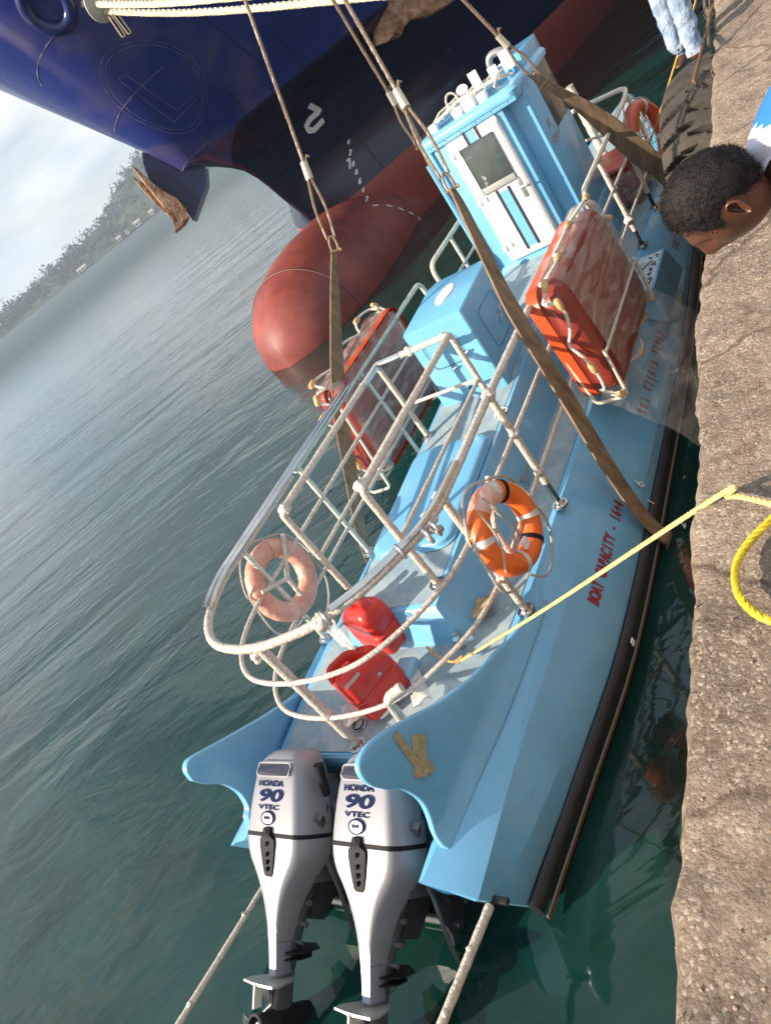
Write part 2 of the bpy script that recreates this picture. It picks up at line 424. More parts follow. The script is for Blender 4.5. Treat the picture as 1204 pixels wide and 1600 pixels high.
HOUSES = [(-45.2, 7, 5, 3.4, 'white house on the far shore nearest the ship anchor', 'gable'), (-46.4, 11, 6, 4.4, 'long pale house on the far shore with a grey roof', 'gable'),
          (-47.3, 6, 5, 5.5, 'narrow tall white house among the trees of the far shore', 'flat'), (-48.0, 8, 5, 3.2, 'low cream house at the water line of the far shore', 'gable'),
          (-51.2, 16, 6, 3.0, 'long low white boathouse on the far shore', 'gable'), (-57.8, 15, 6, 3.0, 'pale shed high in the far shore trees towards the open sea', 'gable')]
for k, (az, lw, dp, hh, lab, kind) in enumerate(HOUSES):
    lw *= .45; hh *= .6
    zb = .8 if k != 5 else 7.; c = shore_pt(az, SHORE-1 if k != 5 else SHORE+16); rz = -R_(az)
    M = Matrix.Translation(c+Vector((0, 0, zb))) @ Matrix.Rotation(rz, 4, 'Z')
    t = thing('house', lab, 'house', c+Vector((0, 0, zb)), 'houses on the far shore')
    bm = new_bm(); box(bm, (-lw/2, -dp/2, 0), (lw/2, dp/2, hh), mw=M); obj('wall', bm, M_whitewall, t, smooth=False)
    bm = new_bm()
    if kind == 'gable':
        prof = [(-dp/2-.4, hh), (0, hh+1.5), (dp/2+.4, hh), (dp/2+.4, hh+.15), (0, hh+1.7), (-dp/2-.4, hh+.15)]
        loft(bm, [[M @ Vector((x, p[0], p[1]+.002)) for p in prof] for x in (-lw/2-.4, lw/2+.4)])
    else: box(bm, (-lw/2-.2, -dp/2-.2, hh+.002), (lw/2+.2, dp/2+.2, hh+.4), mw=M)
    obj('roof', bm, M_tin, t, smooth=False)
    for j in range(int(lw//3)):
        bm = new_bm(); x = -lw/2+1.5+j*3; box(bm, (x-.5, -dp/2-.05, 1.), (x+.5, -dp/2-.01, 2.2), mw=M); obj('window', bm, M_dkwin, t, smooth=False)

# ================================================================== MOORED SHIP
SX0, SYAW = -11.8, R_(-4.6)
S_A = Vector((math.sin(SYAW), math.cos(SYAW), 0)); S_S = Vector((math.cos(SYAW), -math.sin(SYAW), 0))
STEM = [(-3, 16.4), (0, 16.1), (1.2, 15.82), (1.8, 15.65), (2.43, 15.31), (3.0, 15.05), (3.4, 14.72), (3.7, 14.25), (3.92, 13.73), (4.08, 13.3), (4.15, 13.08), (4.3, 13.0), (6.2, 11.98), (8.2, 10.95), (10.5, 9.8), (13, 8.7)]
NOSE = [(-3, .06), (3.2, .07), (3.7, .12), (3.92, .18), (4.15, .34), (4.6, .55), (6.2, 1.3), (8.2, 2.25), (10.5, 3.3), (13, 4.2)]
BRD = [(0, 0), (.3, .42), (.8, .98), (1.5, 1.6), (3, 2.55), (5.5, 3.8), (10, 5.3), (16, 6.8), (26, 8.4), (36, 9), (90, 9)]
BRD_S = [(0, 0), (.3, .14), (.8, .40), (1.5, .85), (3, 1.9), (5.5, 3.4), (10, 5.2), (16, 6.8), (26, 8.4), (36, 9), (90, 9)]
def hull_b(a, z):
    R = lerp_tab(NOSE, z); c = R if a >= R else math.sqrt(max(0, 2*R*a-a*a))
    k = lerp_tab([(-3, .6), (0, .86), (1.5, .98), (4.15, 1.05), (8, 1.25), (13, 1.5)], z)
    q = lerp_tab([(1.3, 0), (2.2, 1), (4.3, 1), (5.5, .4), (8, 0)], z); t = (smooth_tab(BRD, a)*(1-q)+smooth_tab(BRD_S, a)*q)*k
    return (c**2.4+t**2.4)**(1/2.4)
def ship_pt(a, z, side):
    tip = lerp_tab(STEM, z)
    p = Vector((SX0, 15.8, 0))+S_A*((tip-15.8)+a)+S_S*(side*min(hull_b(a, z), 9.4)); p.z = z; return p
zs = [-1.5, -.5, 0, .5, 1., 1.45, 1.9, 2.4, 2.8, 3.1, 3.4, 3.6, 3.8, 3.92, 4.02, 4.10, 4.15, 4.22, 4.4, 4.8, 5.4, 6.2, 7.2, 8.2, 9.2, 10.5]
aa = [0, .01, .03, .06, .1, .16, .24, .34, .46, .6, .78, 1., 1.3, 1.7, 2.2, 2.8, 3.6, 4.5, 5.5, 7, 9, 12, 16, 22, 30, 45, 80]
def ship_mat():
    m = bpy.data.materials.new('ship_paint'); m.use_nodes = True; t = m.node_tree; b = t.nodes['Principled BSDF']; L = t.links.new
    co = N(t, 'ShaderNodeTexCoord'); sp = N(t, 'ShaderNodeSeparateXYZ'); L(co.outputs['Object'], sp.inputs[0])
    def step(z):
        n = N(t, 'ShaderNodeMath'); n.operation = 'GREATER_THAN'; n.inputs[1].default_value = z; L(sp.outputs[2], n.inputs[0]); return n
    nz_ = N(t, 'ShaderNodeTexNoise'); nz_.inputs['Scale'].default_value = .8; nz_.inputs['Detail'].default_value = 8; L(co.outputs['Object'], nz_.inputs['Vector'])
    def mx(f, a, c, blend='MIX'):
        n = N(t, 'ShaderNodeMix'); n.data_type = 'RGBA'; n.blend_type = blend
        for s, v in ((0, f), (6, a), (7, c)):
            if hasattr(v, 'is_linked') or hasattr(v, 'links'): L(v, n.inputs[s])
            else: n.inputs[s].default_value = v if s == 0 else (*v, 1)
        return n.outputs[2]
    red = mx(nz_.outputs['Fac'], (.22, .040, .028), (.30, .062, .044))
    navy = mx(nz_.outputs['Fac'], (.006, .009, .030), (.010, .014, .042))
    blue = mx(nz_.outputs['Fac'], (.010, .018, .120), (.018, .030, .17))
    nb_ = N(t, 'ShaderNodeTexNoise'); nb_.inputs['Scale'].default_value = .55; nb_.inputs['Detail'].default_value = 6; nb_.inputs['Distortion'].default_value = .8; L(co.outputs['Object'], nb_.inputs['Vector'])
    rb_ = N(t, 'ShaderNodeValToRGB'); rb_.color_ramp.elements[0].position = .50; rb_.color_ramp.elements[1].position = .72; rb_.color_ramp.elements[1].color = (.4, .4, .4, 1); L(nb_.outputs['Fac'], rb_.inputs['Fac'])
    blue = mx(rb_.outputs['Color'], blue, (.16, .12, .13))  # brownish cloud reflections painted into the blue as soft noise patches
    ly = N(t, 'ShaderNodeMath'); ly.operation = 'LESS_THAN'; ly.inputs[1].default_value = 14.35; L(sp.outputs[1], ly.inputs[0])
    an = N(t, 'ShaderNodeMath'); an.operation = 'MULTIPLY'; L(ly.outputs[0], an.inputs[0]); L(step(3.2).outputs[0], an.inputs[1])
    orr = N(t, 'ShaderNodeMath'); orr.operation = 'MAXIMUM'; L(step(4.22).outputs[0], orr.inputs[0]); L(an.outputs[0], orr.inputs[1])
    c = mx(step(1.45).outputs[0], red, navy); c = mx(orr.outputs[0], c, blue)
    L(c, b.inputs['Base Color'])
    rr = N(t, 'ShaderNodeMapRange'); rr.inputs['To Min'].default_value = .14; rr.inputs['To Max'].default_value = .34; L(nz_.outputs['Fac'], rr.inputs[0])
    rs = N(t, 'ShaderNodeMath'); rs.operation = 'MULTIPLY_ADD'
    s1 = step(1.45); inv = N(t, 'ShaderNodeMath'); inv.operation = 'SUBTRACT'; inv.inputs[0].default_value = .32; L(s1.outputs[0], inv.inputs[1])
    mxx = N(t, 'ShaderNodeMath'); mxx.operation = 'MAXIMUM'; L(inv.outputs[0], mxx.inputs[0]); mxx.inputs[1].default_value = 0
    ad = N(t, 'ShaderNodeMath'); ad.operation = 'ADD'; L(rr.outputs[0], ad.inputs[0]); L(mxx.outputs[0], ad.inputs[1]); L(ad.outputs[0], b.inputs['Roughness'])
    n2 = N(t, 'ShaderNodeTexNoise'); n2.inputs['Scale'].default_value = 1.4; n2.inputs['Detail'].default_value = 3; L(co.outputs['Object'], n2.inputs['Vector'])
    bp = N(t, 'ShaderNodeBump'); bp.inputs['Strength'].default_value = .5; bp.inputs['Distance'].default_value = .03; L(n2.outputs['Fac'], bp.inputs['Height']); L(bp.outputs[0], b.inputs['Normal'])
    return m
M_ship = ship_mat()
ship = thing('cargo_ship', 'large blue and red ship with a bulbous bow moored ahead of the small boat', 'ship', (SX0, 15.8, 0))
bm = new_bm(); rings = []
for z in zs:
    row = [ship_pt(a, z, 1) for a in reversed(aa)] + [ship_pt(a, z, -1) for a in aa[1:]]
    rings.append(row)
loft(bm, rings, closed_ring=False)
bmesh.ops.recalc_face_normals(bm, faces=bm.faces); bm.normal_update(); hull_bvh = BVHTree.FromBMesh(bm)
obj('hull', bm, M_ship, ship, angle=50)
def on_hull(u, v, lift=.012):
    d = ray(u, v); h = hull_bvh.ray_cast(CAM, d)
    if h[0] is None: return None
    n = h[1] if h[1].dot(d) < 0 else -h[1]
    return h[0]+n*lift, n
# bulb
bm = new_bm(); rings = []
BUL = [(11.55, .05, .2), (11.63, .38, .46), (11.85, .76, .82), (12.3, 1.12, 1.17), (12.95, 1.40, 1.42), (13.8, 1.55, 1.55), (14.6, 1.60, 1.58), (15.6, 1.58, 1.54), (17.5, 1.5, 1.42), (20, 1.7, 1.3)]
BZ = .08
for i, (y_, w_, h_) in enumerate(BUL):
    c = Vector((SX0+.15, 15.8, BZ))+S_A*(y_-15.8)
    rings.append([c+S_S*math.cos(a)*w_+Vector((0, 0, 1))*math.sin(a)*h_ for a in [2*math.pi*j/48 for j in range(48)]])
loft(bm, rings); bmesh.ops.recalc_face_normals(bm, faces=bm.faces); bm.normal_update(); bulb_bvh = BVHTree.FromBMesh(bm)
obj('bulbous_bow', bm, mat('bulb_red', (.165, .028, .021), .55, var=.16, vscale=1.2, bump=.3, bscale=2.5, col2=(.25, .052, .038), bdist=.03), ship, angle=60)
M_weld = mat('weld_bead', (.04, .05, .16), .5, var=.3, vscale=7, col2=(.17, .17, .27), thr=(.42, .62)); M_markw = mat('mark_white', (.62, .62, .60), .6)
M_seam = mat('seam_dark', (.10, .03, .025), .6)
bm = new_bm(); c = Vector((SX0+.15, 15.8, BZ))+S_A*(12.95-15.8)
tube(bm, [c+S_S*math.cos(a)*1.405+Vector((0, 0, 1))*math.sin(a)*1.425 for a in [2*math.pi*j/60 for j in range(60)]], .018, 6, closed=True)
obj('weld_seam', bm, M_seam, ship)
def hull_line(name, pix, w, m, closed=False, bvh=None, curve=True, step=6):
    P = [Vector((u, v, 0)) for u, v in pix]
    if curve: P = catmull(P, 6, closed)
    P = resample(P, step, closed); pts, ns = [], []
    for p in P:
        d = ray(p.x, p.y); best = None
        for bv in (hull_bvh, bulb_bvh):
            h = bv.ray_cast(CAM, d)
            if h[0] is not None and (best is None or h[3] < best[3]): best = h
        if best:
            n = best[1] if best[1].dot(d) < 0 else -best[1]
            pts.append(best[0]+n*.008); ns.append(n)
    if len(pts) < 2: return
    b_ = new_bm(); polyline_strip(b_, pts, w, ns, .004, closed); return obj(name, b_, m, ship, smooth=False)
def ell(cx, cy, rx, ry, rot, n=26):
    return [(cx+math.cos(t)*rx*math.cos(rot)-math.sin(t)*ry*math.sin(rot), cy+math.cos(t)*rx*math.sin(rot)+math.sin(t)*ry*math.cos(rot)) for t in [2*math.pi*i/n for i in range(n)]]
C1 = [(157, 105), (163, 88), (185, 72), (215, 64), (250, 66), (285, 80), (312, 108), (322, 145), (318, 178), (302, 202), (270, 208), (240, 198), (205, 182), (175, 155), (160, 130)]
hull_line('emblem_ring', C1, .010, M_weld, True)
hull_line('emblem_ring', [(163+(u-163)*.93+8 if u < 240 else (u-240)*.93+240, (v-138)*.92+138) for u, v in C1], .010, M_weld, True)
hull_line('emblem_letter', [(190, 118), (185, 124), (272, 191), (306, 156), (300, 151), (276, 172), (196, 116)], .012, M_weld, True, curve=False)
hull_line('weld_seam', [(256, 104), (232, 124), (212, 144), (198, 160), (186, 178), (180, 196), (180, 206)], .020, M_weld)
hull_line('weld_seam', [(112, 20), (92, 46), (72, 72), (60, 98), (59, 118), (66, 134)], .020, M_weld)
hull_line('weld_seam', [(330, 218), (314, 231), (298, 246), (289, 258), (284, 268)], .03, M_weld)
for pl_ in ([(420, 40), (470, 100), (520, 165)], [(520, 165), (560, 215), (600, 262)], [(340, 120), (400, 200), (452, 280)], [(380, 205), (470, 140), (560, 80), (640, 20)], [(300, 10), (372, 70), (430, 118)]):
    hull_line('plate_seam', pl_, .018, mat('seam_paint', (.012, .018, .06), .5))
# bow marks
hull_line('bulb_symbol', [(482, 164), (499, 173), (484, 186), (478, 196), (482, 204), (490, 203), (505, 187)], .13, M_markw, curve=False, step=3)
hull_line('draft_mark', [(541, 252), (546, 248), (546, 264)], .05, M_markw, curve=False, step=3)
GL = {'4': [(.7, 0), (.7, 1), (0, .35), (1, .35)], '2': [(0, .8), (.3, 1), (.8, .9), (.8, .6), (0, 0), (1, 0)], '1': [(.2, .8), (.5, 1), (.5, 0)],
      '8': [(.5, .5), (.1, .75), (.5, 1), (.9, .75), (.5, .5), (0, .25), (.5, 0), (1, .25), (.5, .5)], '6': [(.9, .95), (.4, 1), (0, .5), (.2, 0), (.8, 0), (1, .3), (.7, .5), (.1, .45)]}
for ch, (cu, cv) in zip('42188642', [(544, 222), (547, 238), (549.5, 240), (551.5, 256), (556.5, 269), (562, 283), (567, 297), (573, 311)]):
    if ch == '1': continue
    ex, ey = Vector((.82, -.36)), Vector((.12, -.99))
    hull_line('draft_mark', [(cu+(px*4-2)*ex.x+(py*8-4)*ey.x, cv+(px*4-2)*ex.y+(py*8-4)*ey.y) for px, py in GL[ch]], .035, M_markw, curve=False, step=1.5)
for k, (a, b) in enumerate([((582, 322), (591, 321)), ((603, 321), (612, 323)), ((622, 325), (630, 329)), ((638, 332), (645, 335)), ((652, 340), (656, 343))]):
    hull_line('bulb_mark', [a, b], .06, M_markw, curve=False, step=2)
hull_line('bulb_mark', [(655, 347), (659, 352), (663, 350), (661, 346), (668, 352), (667, 356)], .04, M_markw, curve=False, step=2)
# chock
M_navyring = mat('chock_blue', (.012, .02, .09), .22, var=.3, vscale=5)
hp = on_hull(72, 6, 0)
if hp:
    bm = new_bm(); torus(bm, hp[0], hp[1], .34, .12, 44, 14, sx=1.15, up=(0, 0, 1)); obj('mooring_chock', bm, M_navyring, ship)
M_dark = mat('near_black', (.012, .012, .014), .5)
# anchors and bolsters
M_rust = mat('rusty_iron', srgb('8c5f45'), .85, var=.45, vscale=4, bump=.8, bscale=9, col2=srgb('bb9478'), bdist=.05)
def anchor_mesh(bm, M):
    # stock-less anchor: crown at origin, flukes up (+z), facing +y outward
    for s in (-1, 1):
        ring = []
        for z, x0, x1, th in ((-.25, .03, .62, .16), (0, .08, .62, .20), (.35, .16, .60, .16), (.8, .30, .56, .11), (1.25, .40, .50, .06), (1.5, .445, .455, .02)):
            ring.append([M @ Vector(p) for p in ((s*x0, -th, z), (s*x1, -th*.6, z), (s*x1, th*.6, z), (s*x0, th, z))])
        loft(bm, ring)
    prof = []
    for x, h, th in ((-.72, .10, .10), (-.6, .22, .22), (-.25, .3, .27), (0, .34, .30), (.25, .3, .27), (.6, .22, .22), (.72, .1, .10)):
        prof.append([M @ Vector((x*.8, th*.8*math.cos(a), -.15+h*.75*math.sin(a))) for a in [2*math.pi*j/12 for j in range(12)]])
    loft(bm, prof)
    tube(bm, [M @ Vector((0, 0, -.2)), M @ Vector((0, .06, 1.2)), M @ Vector((0, .1, 2.0))], .11, 8, prof=(.13, .08))
# far-side anchor: crown sighted at (275,350), fluke tips at (207,265)
def frame_at(o, zdir, ydir, s=1.):
    z_ = Vector(zdir).normalized(); y_ = Vector(ydir); y_ = (y_-z_*y_.dot(z_)).normalized(); x_ = y_.cross(z_)
    M = Matrix((x_*s, y_*s, z_*s)).transposed().to_4x4(); M.translation = Vector(o); return M
AD = 17.6
pc = CAM+ray(268, 336)*AD; pt = CAM+ray(212, 268)*(AD-.1)
ax = (pt-pc); L_ = ax.length
camv = (CAM-pc).normalized(); sidev = ax.normalized().cross(camv)
bm = new_bm()
A1 = [(204, 257), (213, 263), (226, 274), (243, 288), (262, 301), (277, 309), (293, 328), (291, 334), (278, 324), (281, 342), (297, 340), (290, 353), (275, 365), (272, 350), (263, 331), (248, 314), (226, 288)]
A2 = [(204, 274), (224, 286), (238, 298), (252, 311), (262, 323), (268, 340), (258, 333), (242, 317), (222, 296)]
def slab(bm, pix, d0, th, grow=1.0):
    cu = sum(p[0] for p in pix)/len(pix); cv = sum(p[1] for p in pix)/len(pix)
    rg_ = [[CAM+ray(cu+(u-cu)*k, cv+(v-cv)*k)*d for u, v in pix] for k, d in ((.90, d0), (1, d0+th*.25), (1, d0+th*.8), (.9, d0+th))]
    R = [[bm.verts.new(p) for p in r] for r in rg_]; n = len(pix)
    for a, b in zip(R, R[1:]):
        for q in range(n): bm.faces.new((a[q], a[(q+1) % n], b[(q+1) % n], b[q]))
    f0 = bm.faces.new(R[0][::-1]); f1 = bm.faces.new(R[-1]); bmesh.ops.triangulate(bm, faces=[f0, f1])
slab(bm, A1, AD, .34); slab(bm, A2, AD+.42, .22); slab(bm, [(262, 318), (282, 316), (294, 338), (276, 360), (268, 340)], AD+.2, .5)
obj('anchor', bm, M_rust, ship, smooth=True, angle=30)
bm = new_bm()
poly = [(222, 238), (262, 246), (320, 262), (322, 290), (302, 345), (285, 322), (250, 300), (232, 278), (224, 256)]
loft(bm, [[CAM+ray(u, v)*(AD+.5) for u, v in poly], [CAM+ray(u+6, v+2)*(AD+2.2) for u, v in poly]])
obj('anchor_bolster', bm, mat('bolster_blue', (.010, .018, .075), .35, var=.4, vscale=2), ship, smooth=False)
# near-side anchor at the top of the picture
hp = on_hull(628, 30, 0)
pc = hp[0]+hp[1]*.45
dv = ray(588, 72)-ray(628, 20)
bm = new_bm()
up_ = Vector((0, 0, 1)); 
pl = [(560, -40), (583, 20), (588, 34), (577, 47), (580, 60), (584, 74), (604, 67), (616, 52), (626, 57), (630, 44), (641, 33), (662, 20), (668, 27), (678, 22), (679, 9), (712, 0), (760, -40)]
D0 = (pc-CAM).length
cxm = Vector((650, 0)); 
loft(bm, [[CAM+ray(u, v)*(D0-.55) for u, v in [(cxm.x+(a-cxm.x)*.93, b-(3 if b > 0 else 0)) for a, b in pl]], [CAM+ray(u, v)*(D0-.35) for u, v in pl], [CAM+ray(u, v)*(D0+.15) for u, v in pl]])
for f in list(bm.faces): pass
bmesh.ops.triangulate(bm, faces=[f for f in bm.faces if len(f.verts) > 4])
obj('anchor', bm, M_rust, ship, smooth=True, angle=25)
bm = new_bm()
for (a, b, rr) in (((548, -30), (572, 40), .28), ((566, -40), (584, 12), .14)):
    tube(bm, [CAM+ray(*a)*(D0-.1), CAM+ray(*b)*(D0-.05)], rr, 14)
obj('anchor_bolster', bm, mat('bolster_paint', (.012, .03, .12), .25), ship)

# mooring ropes led from the chock
def rope_mat(name, col, sc=60, rough=.8, tw=1.0):
    m = bpy.data.materials.new(name); m.use_nodes = True; t = m.node_tree; b = t.nodes['Principled BSDF']; L = t.links.new
    b.inputs['Roughness'].default_value = rough
    n = N(t, 'ShaderNodeTexNoise'); n.inputs['Scale'].default_value = sc; co = N(t, 'ShaderNodeTexCoord'); L(co.outputs['Object'], n.inputs['Vector'])
    r = N(t, 'ShaderNodeValToRGB'); r.color_ramp.elements[0].position = .3; r.color_ramp.elements[1].position = .7
    r.color_ramp.elements[0].color = (*[c*.6 for c in col], 1); r.color_ramp.elements[1].color = (*col, 1)
    L(n.outputs['Fac'], r.inputs['Fac']); L(r.outputs[0], b.inputs['Base Color']); return m
def twisted(bm, pts, r, lay, strands=3, step=None, seg=6, fat=.60):
    pts = resample(pts, step or lay/8); n = len(pts); up = None; s = 0; offs = [[] for _ in range(strands)]
    for i, p in enumerate(pts):
        t = (pts[min(i+1, n-1)]-pts[max(i-1, 0)]).normalized()
        if up is None: up = Vector((0, 0, 1)) if abs(t.z) < .9 else Vector((1, 0, 0))
        up = (up-t*up.dot(t)).normalized(); sd = t.cross(up)
        if i: s += (p-pts[i-1]).length
        for k in range(strands):
            a = 2*math.pi*(s/lay+k/strands); offs[k].append(p+(up*math.cos(a)+sd*math.sin(a))*r*(1-fat)*1.05)
    for k in range(strands): tube(bm, offs[k], r*fat, seg)
M_moor = rope_mat('mooring_rope', (.72, .66, .50), 30)
hp = on_hull(70, 12, .3); c0 = hp[0] if hp else CAM+ray(70, 12)*18
LAB = ['cream braided mooring rope, lowest strand of three across the top', 'cream braided mooring rope, middle strand of three across the top', 'cream braided mooring rope, topmost strand above the dark hull']
for k, (off, mid, end) in enumerate([((0, .05), (300, 19.5), (620, -9)), ((3, -9), (235, 6), (420, -10)), ((2, -14), (250, -1), (380, -12))]):
    bm = new_bm()
    p0 = CAM+ray(84+off[0], 14+off[1])*17.0; p1 = CAM+ray(*mid)*14.5; p2 = CAM+ray(*end)*12.
    twisted(bm, catmull([p0, p1, p2], 30)+[Vector((3+.2*k, 14, 2.36))], .055, .34, 3, .045)
    tag(obj('mooring_rope', bm, M_moor), LAB[k], 'rope', 'mooring ropes of the ship')
rg = thing('rat_guard', 'grey round rat guard threaded on the mooring ropes', 'rat guard', CAM+ray(155, 10)*16)
bm = new_bm(); c = CAM+ray(157, -5)*16; ax_ = (CAM+ray(300, 19)*14.5-c).normalized()
ang = [2*math.pi*j/28 for j in range(28)]; u_ = ax_.orthogonal(); w_ = ax_.cross(u_)
loft(bm, [[c+ax_*o+(u_*math.cos(a)+w_*math.sin(a))*r for a in ang] for o, r in ((0, .06), (.01, .27), (.03, .27), (.12, .06))])
obj('disc', bm, mat('guard_grey', (.42, .42, .38), .6, var=.15), rg)
bm = new_bm()
for (a, b) in (((172, 24), (194, 57)), ((180, 21), (203, 52))):
    A, B = CAM+ray(*a)*15.8, CAM+ray(*b)*15.8; s = (B-A).cross(camv).normalized()*.03
    tube(bm, fillet([A+s, B+s, B-s, A-s], .03), .012, 6)
obj('lashing', bm, rope_mat('lashing_cord', (.6, .5, .34), 60), rg)

# ================================================================== THE BLUE PATROL BOAT
XC = -3.585
paint_c = (.145, .405, .64)
M_blue = mat('light_blue_gelcoat', paint_c, .22, var=.05, vscale=2.5, coat=.35, rvar=.05)
def weather(m):
    # scuffs, dried splashes and a dull tide mark on the painted hull
    t = m.node_tree; b = t.nodes['Principled BSDF']; L = t.links.new; src = b.inputs['Base Color'].links[0].from_socket
    co = N(t, 'ShaderNodeTexCoord'); g_ = N(t, 'ShaderNodeNewGeometry')
    def nz_(sc, det, st=(1, 1, 1)):
        mp_ = N(t, 'ShaderNodeMapping'); mp_.inputs['Scale'].default_value = st; n = N(t, 'ShaderNodeTexNoise'); n.inputs['Scale'].default_value = sc; n.inputs['Detail'].default_value = det; n.inputs['Roughness'].default_value = .7
        L(g_.outputs['Position'], mp_.inputs[0]); L(mp_.outputs[0], n.inputs['Vector']); return n.outputs['Fac']
    def layer(src, fac, lo, hi, amt, col):
        r = N(t, 'ShaderNodeMapRange'); r.inputs['From Min'].default_value = lo; r.inputs['From Max'].default_value = hi; r.inputs['To Max'].default_value = amt; L(fac, r.inputs[0])
        x = N(t, 'ShaderNodeMix'); x.data_type = 'RGBA'; x.inputs[7].default_value = (*col, 1); L(r.outputs[0], x.inputs[0]); L(src, x.inputs[6]); return x.outputs[2]
    s_ = layer(src, nz_(3.5, 12, (1, 1, .35)), .54, .70, .30, (.30, .42, .48))
    s_ = layer(s_, nz_(26, 10, (1, .25, 1)), .63, .70, .35, (.10, .17, .22))
    s_ = layer(s_, nz_(1.3, 6), .55, .75, .35, (.10, .27, .40))
    sp = N(t, 'ShaderNodeSeparateXYZ'); L(g_.outputs['Position'], sp.inputs[0])
    zz = N(t, 'ShaderNodeMath'); zz.operation = 'MULTIPLY_ADD'; zz.inputs[1].default_value = .25; L(nz_(6, 8), zz.inputs[0]); L(sp.outputs[2], zz.inputs[2])
    iv = N(t, 'ShaderNodeMath'); iv.operation = 'MULTIPLY'; iv.inputs[1].default_value = -1; L(zz.outputs[0], iv.inputs[0])
    s_ = layer(s_, iv.outputs[0], -.52, -.25, .45, (.10, .13, .09))
    L(s_, b.inputs['Base Color'])
    rr = N(t, 'ShaderNodeMapRange'); rr.inputs['To Min'].default_value = .16; rr.inputs['To Max'].default_value = .42; L(nz_(3.5, 12, (1, 1, .35)), rr.inputs[0]); L(rr.outputs[0], b.inputs['Roughness'])
weather(M_blue)
M_deck = mat('nonslip_deck', (.24, .36, .43), .75, var=.22, vscale=6, bump=.5, bscale=260, col2=(.36, .42, .44), thr=(.35, .7), bdist=.003, detail=10)
M_deckstain = mat('deck_stain', (.18, .22, .24), .8)
M_white = mat('white_paint', (.80, .80, .78), .3)
M_black = mat('black_rubber', (.012, .013, .018), .42, var=.4, vscale=8, bump=.3, bscale=30, bdist=.004)
M_redtext = mat('red_lettering', (.33, .015, .03), .4)
M_chrome = mat('stainless_steel', (.62, .60, .58), .16, metal=1., var=.1)
M_wrap = mat('dirty_wrapping_tape', srgb('bdb0a2'), .45, var=.12, vscale=34, bump=1., bscale=70, col2=srgb('d9cdc0'), bdist=.012, coat=.15)
M_wrap2 = mat('cloudy_plastic_wrap', srgb('c9bfb2'), .3, var=.25, vscale=20, bump=1., bscale=50, bdist=.012, coat=.3)
def film(name, col, alpha, rough=.15):
    m = bpy.data.materials.new(name); m.use_nodes = True; t = m.node_tree; L = t.links.new; b = t.nodes['Principled BSDF']
    b.inputs['Base Color'].default_value = (*col, 1); b.inputs['Roughness'].default_value = rough
    co = N(t, 'ShaderNodeTexCoord'); n = N(t, 'ShaderNodeTexNoise'); n.inputs['Scale'].default_value = 9; n.inputs['Detail'].default_value = 6; n.inputs['Distortion'].default_value = 1.2
    mp_ = N(t, 'ShaderNodeMapping'); mp_.inputs['Scale'].default_value = (1, .25, 1); mp_.inputs['Rotation'].default_value = (.5, .2, .5)
    L(co.outputs['Object'], mp_.inputs[0]); L(mp_.outputs[0], n.inputs['Vector'])
    r = N(t, 'ShaderNodeMapRange'); r.inputs['From Min'].default_value = .4; r.inputs['From Max'].default_value = .75
    r.inputs['To Min'].default_value = alpha*.6; r.inputs['To Max'].default_value = min(1, alpha*2.3); L(n.outputs['Fac'], r.inputs[0]); L(r.outputs[0], b.inputs['Alpha'])
    bp = N(t, 'ShaderNodeBump'); bp.inputs['Strength'].default_value = 1; bp.inputs['Distance'].default_value = .02; L(n.outputs['Fac'], bp.inputs['Height']); L(bp.outputs[0], b.inputs['Normal'])
    return m
M_film = film('plastic_film', (.56, .48, .42), .30)
M_film2 = film('milky_plastic_film', (.80, .76, .70), .34)
DZ = .75
boat = thing('patrol_boat', 'long light blue motor boat with white railings hanging in slings beside the quay', 'boat', (XC, 6.5, 0))
# cross-sections: half-breadths of sheer, upper chine, lower chine, fender line
T_sh = [(1.2, .772), (1.5, .80), (1.9, .85), (2.3, .90), (2.8, .935), (3.4, .955), (6, .975), (8.5, .97), (9.6, .93), (10.8, .78), (11.8, .56), (12.7, .26), (13.2, .05)]
T_l1 = [(1.2, 1.06), (2.06, 1.05), (3, 1.09), (4.4, 1.085), (6, 1.08), (8.5, 1.06), (9.6, 1.0), (10.8, .84), (11.8, .61), (12.7, .30), (13.25, .06)]
T_l2 = [(1.2, 1.06), (1.37, 1.08), (2.1, 1.155), (3.2, 1.245), (4.3, 1.26), (5.4, 1.275), (7, 1.25), (8.5, 1.17), (9.6, 1.08), (10.8, .90), (11.8, .66), (12.7, .34), (13.3, .08)]
T_fn = [(1.2, 1.08), (1.4, 1.095), (2.1, 1.18), (3.2, 1.30), (5.3, 1.30), (7, 1.27), (8.5, 1.19), (9.6, 1.10), (10.8, .92), (11.8, .68), (12.7, .36), (13.35, .09)]
Z_sh = [(1.2, .70), (8.5, .70), (10.8, .80), (13.2, 1.02)]
Z_l1 = [(1.2, .58), (8.5, .58), (10.8, .68), (13.2, .90)]
Z_l2 = [(1.2, .42), (2.1, .32), (3.2, .28), (8.5, .28), (10.8, .36), (13.2, .55)]
Z_f = [(1.2, .15), (8.5, .15), (10.8, .22), (13.2, .42)]
st = lambda t, y: smooth_tab(t, y)
def hull_ring(y, inner=None):
    a_, b_, c_z, d_z = st(T_sh, y), st(T_l1, y), st(Z_sh, y), st(Z_l1, y)
    s = [(a_, c_z), (a_*.45+b_*.55, c_z*.45+d_z*.55+.012), (b_, d_z), (st(T_l2, y), st(Z_l2, y)), (st(T_fn, y), st(Z_f, y)), (st(T_fn, y)*.97, -.05), (st(T_fn, y)*.75, -.34)]
    return s
def P(d, y, z): return Vector((XC+d, y, z))
bm = new_bm()
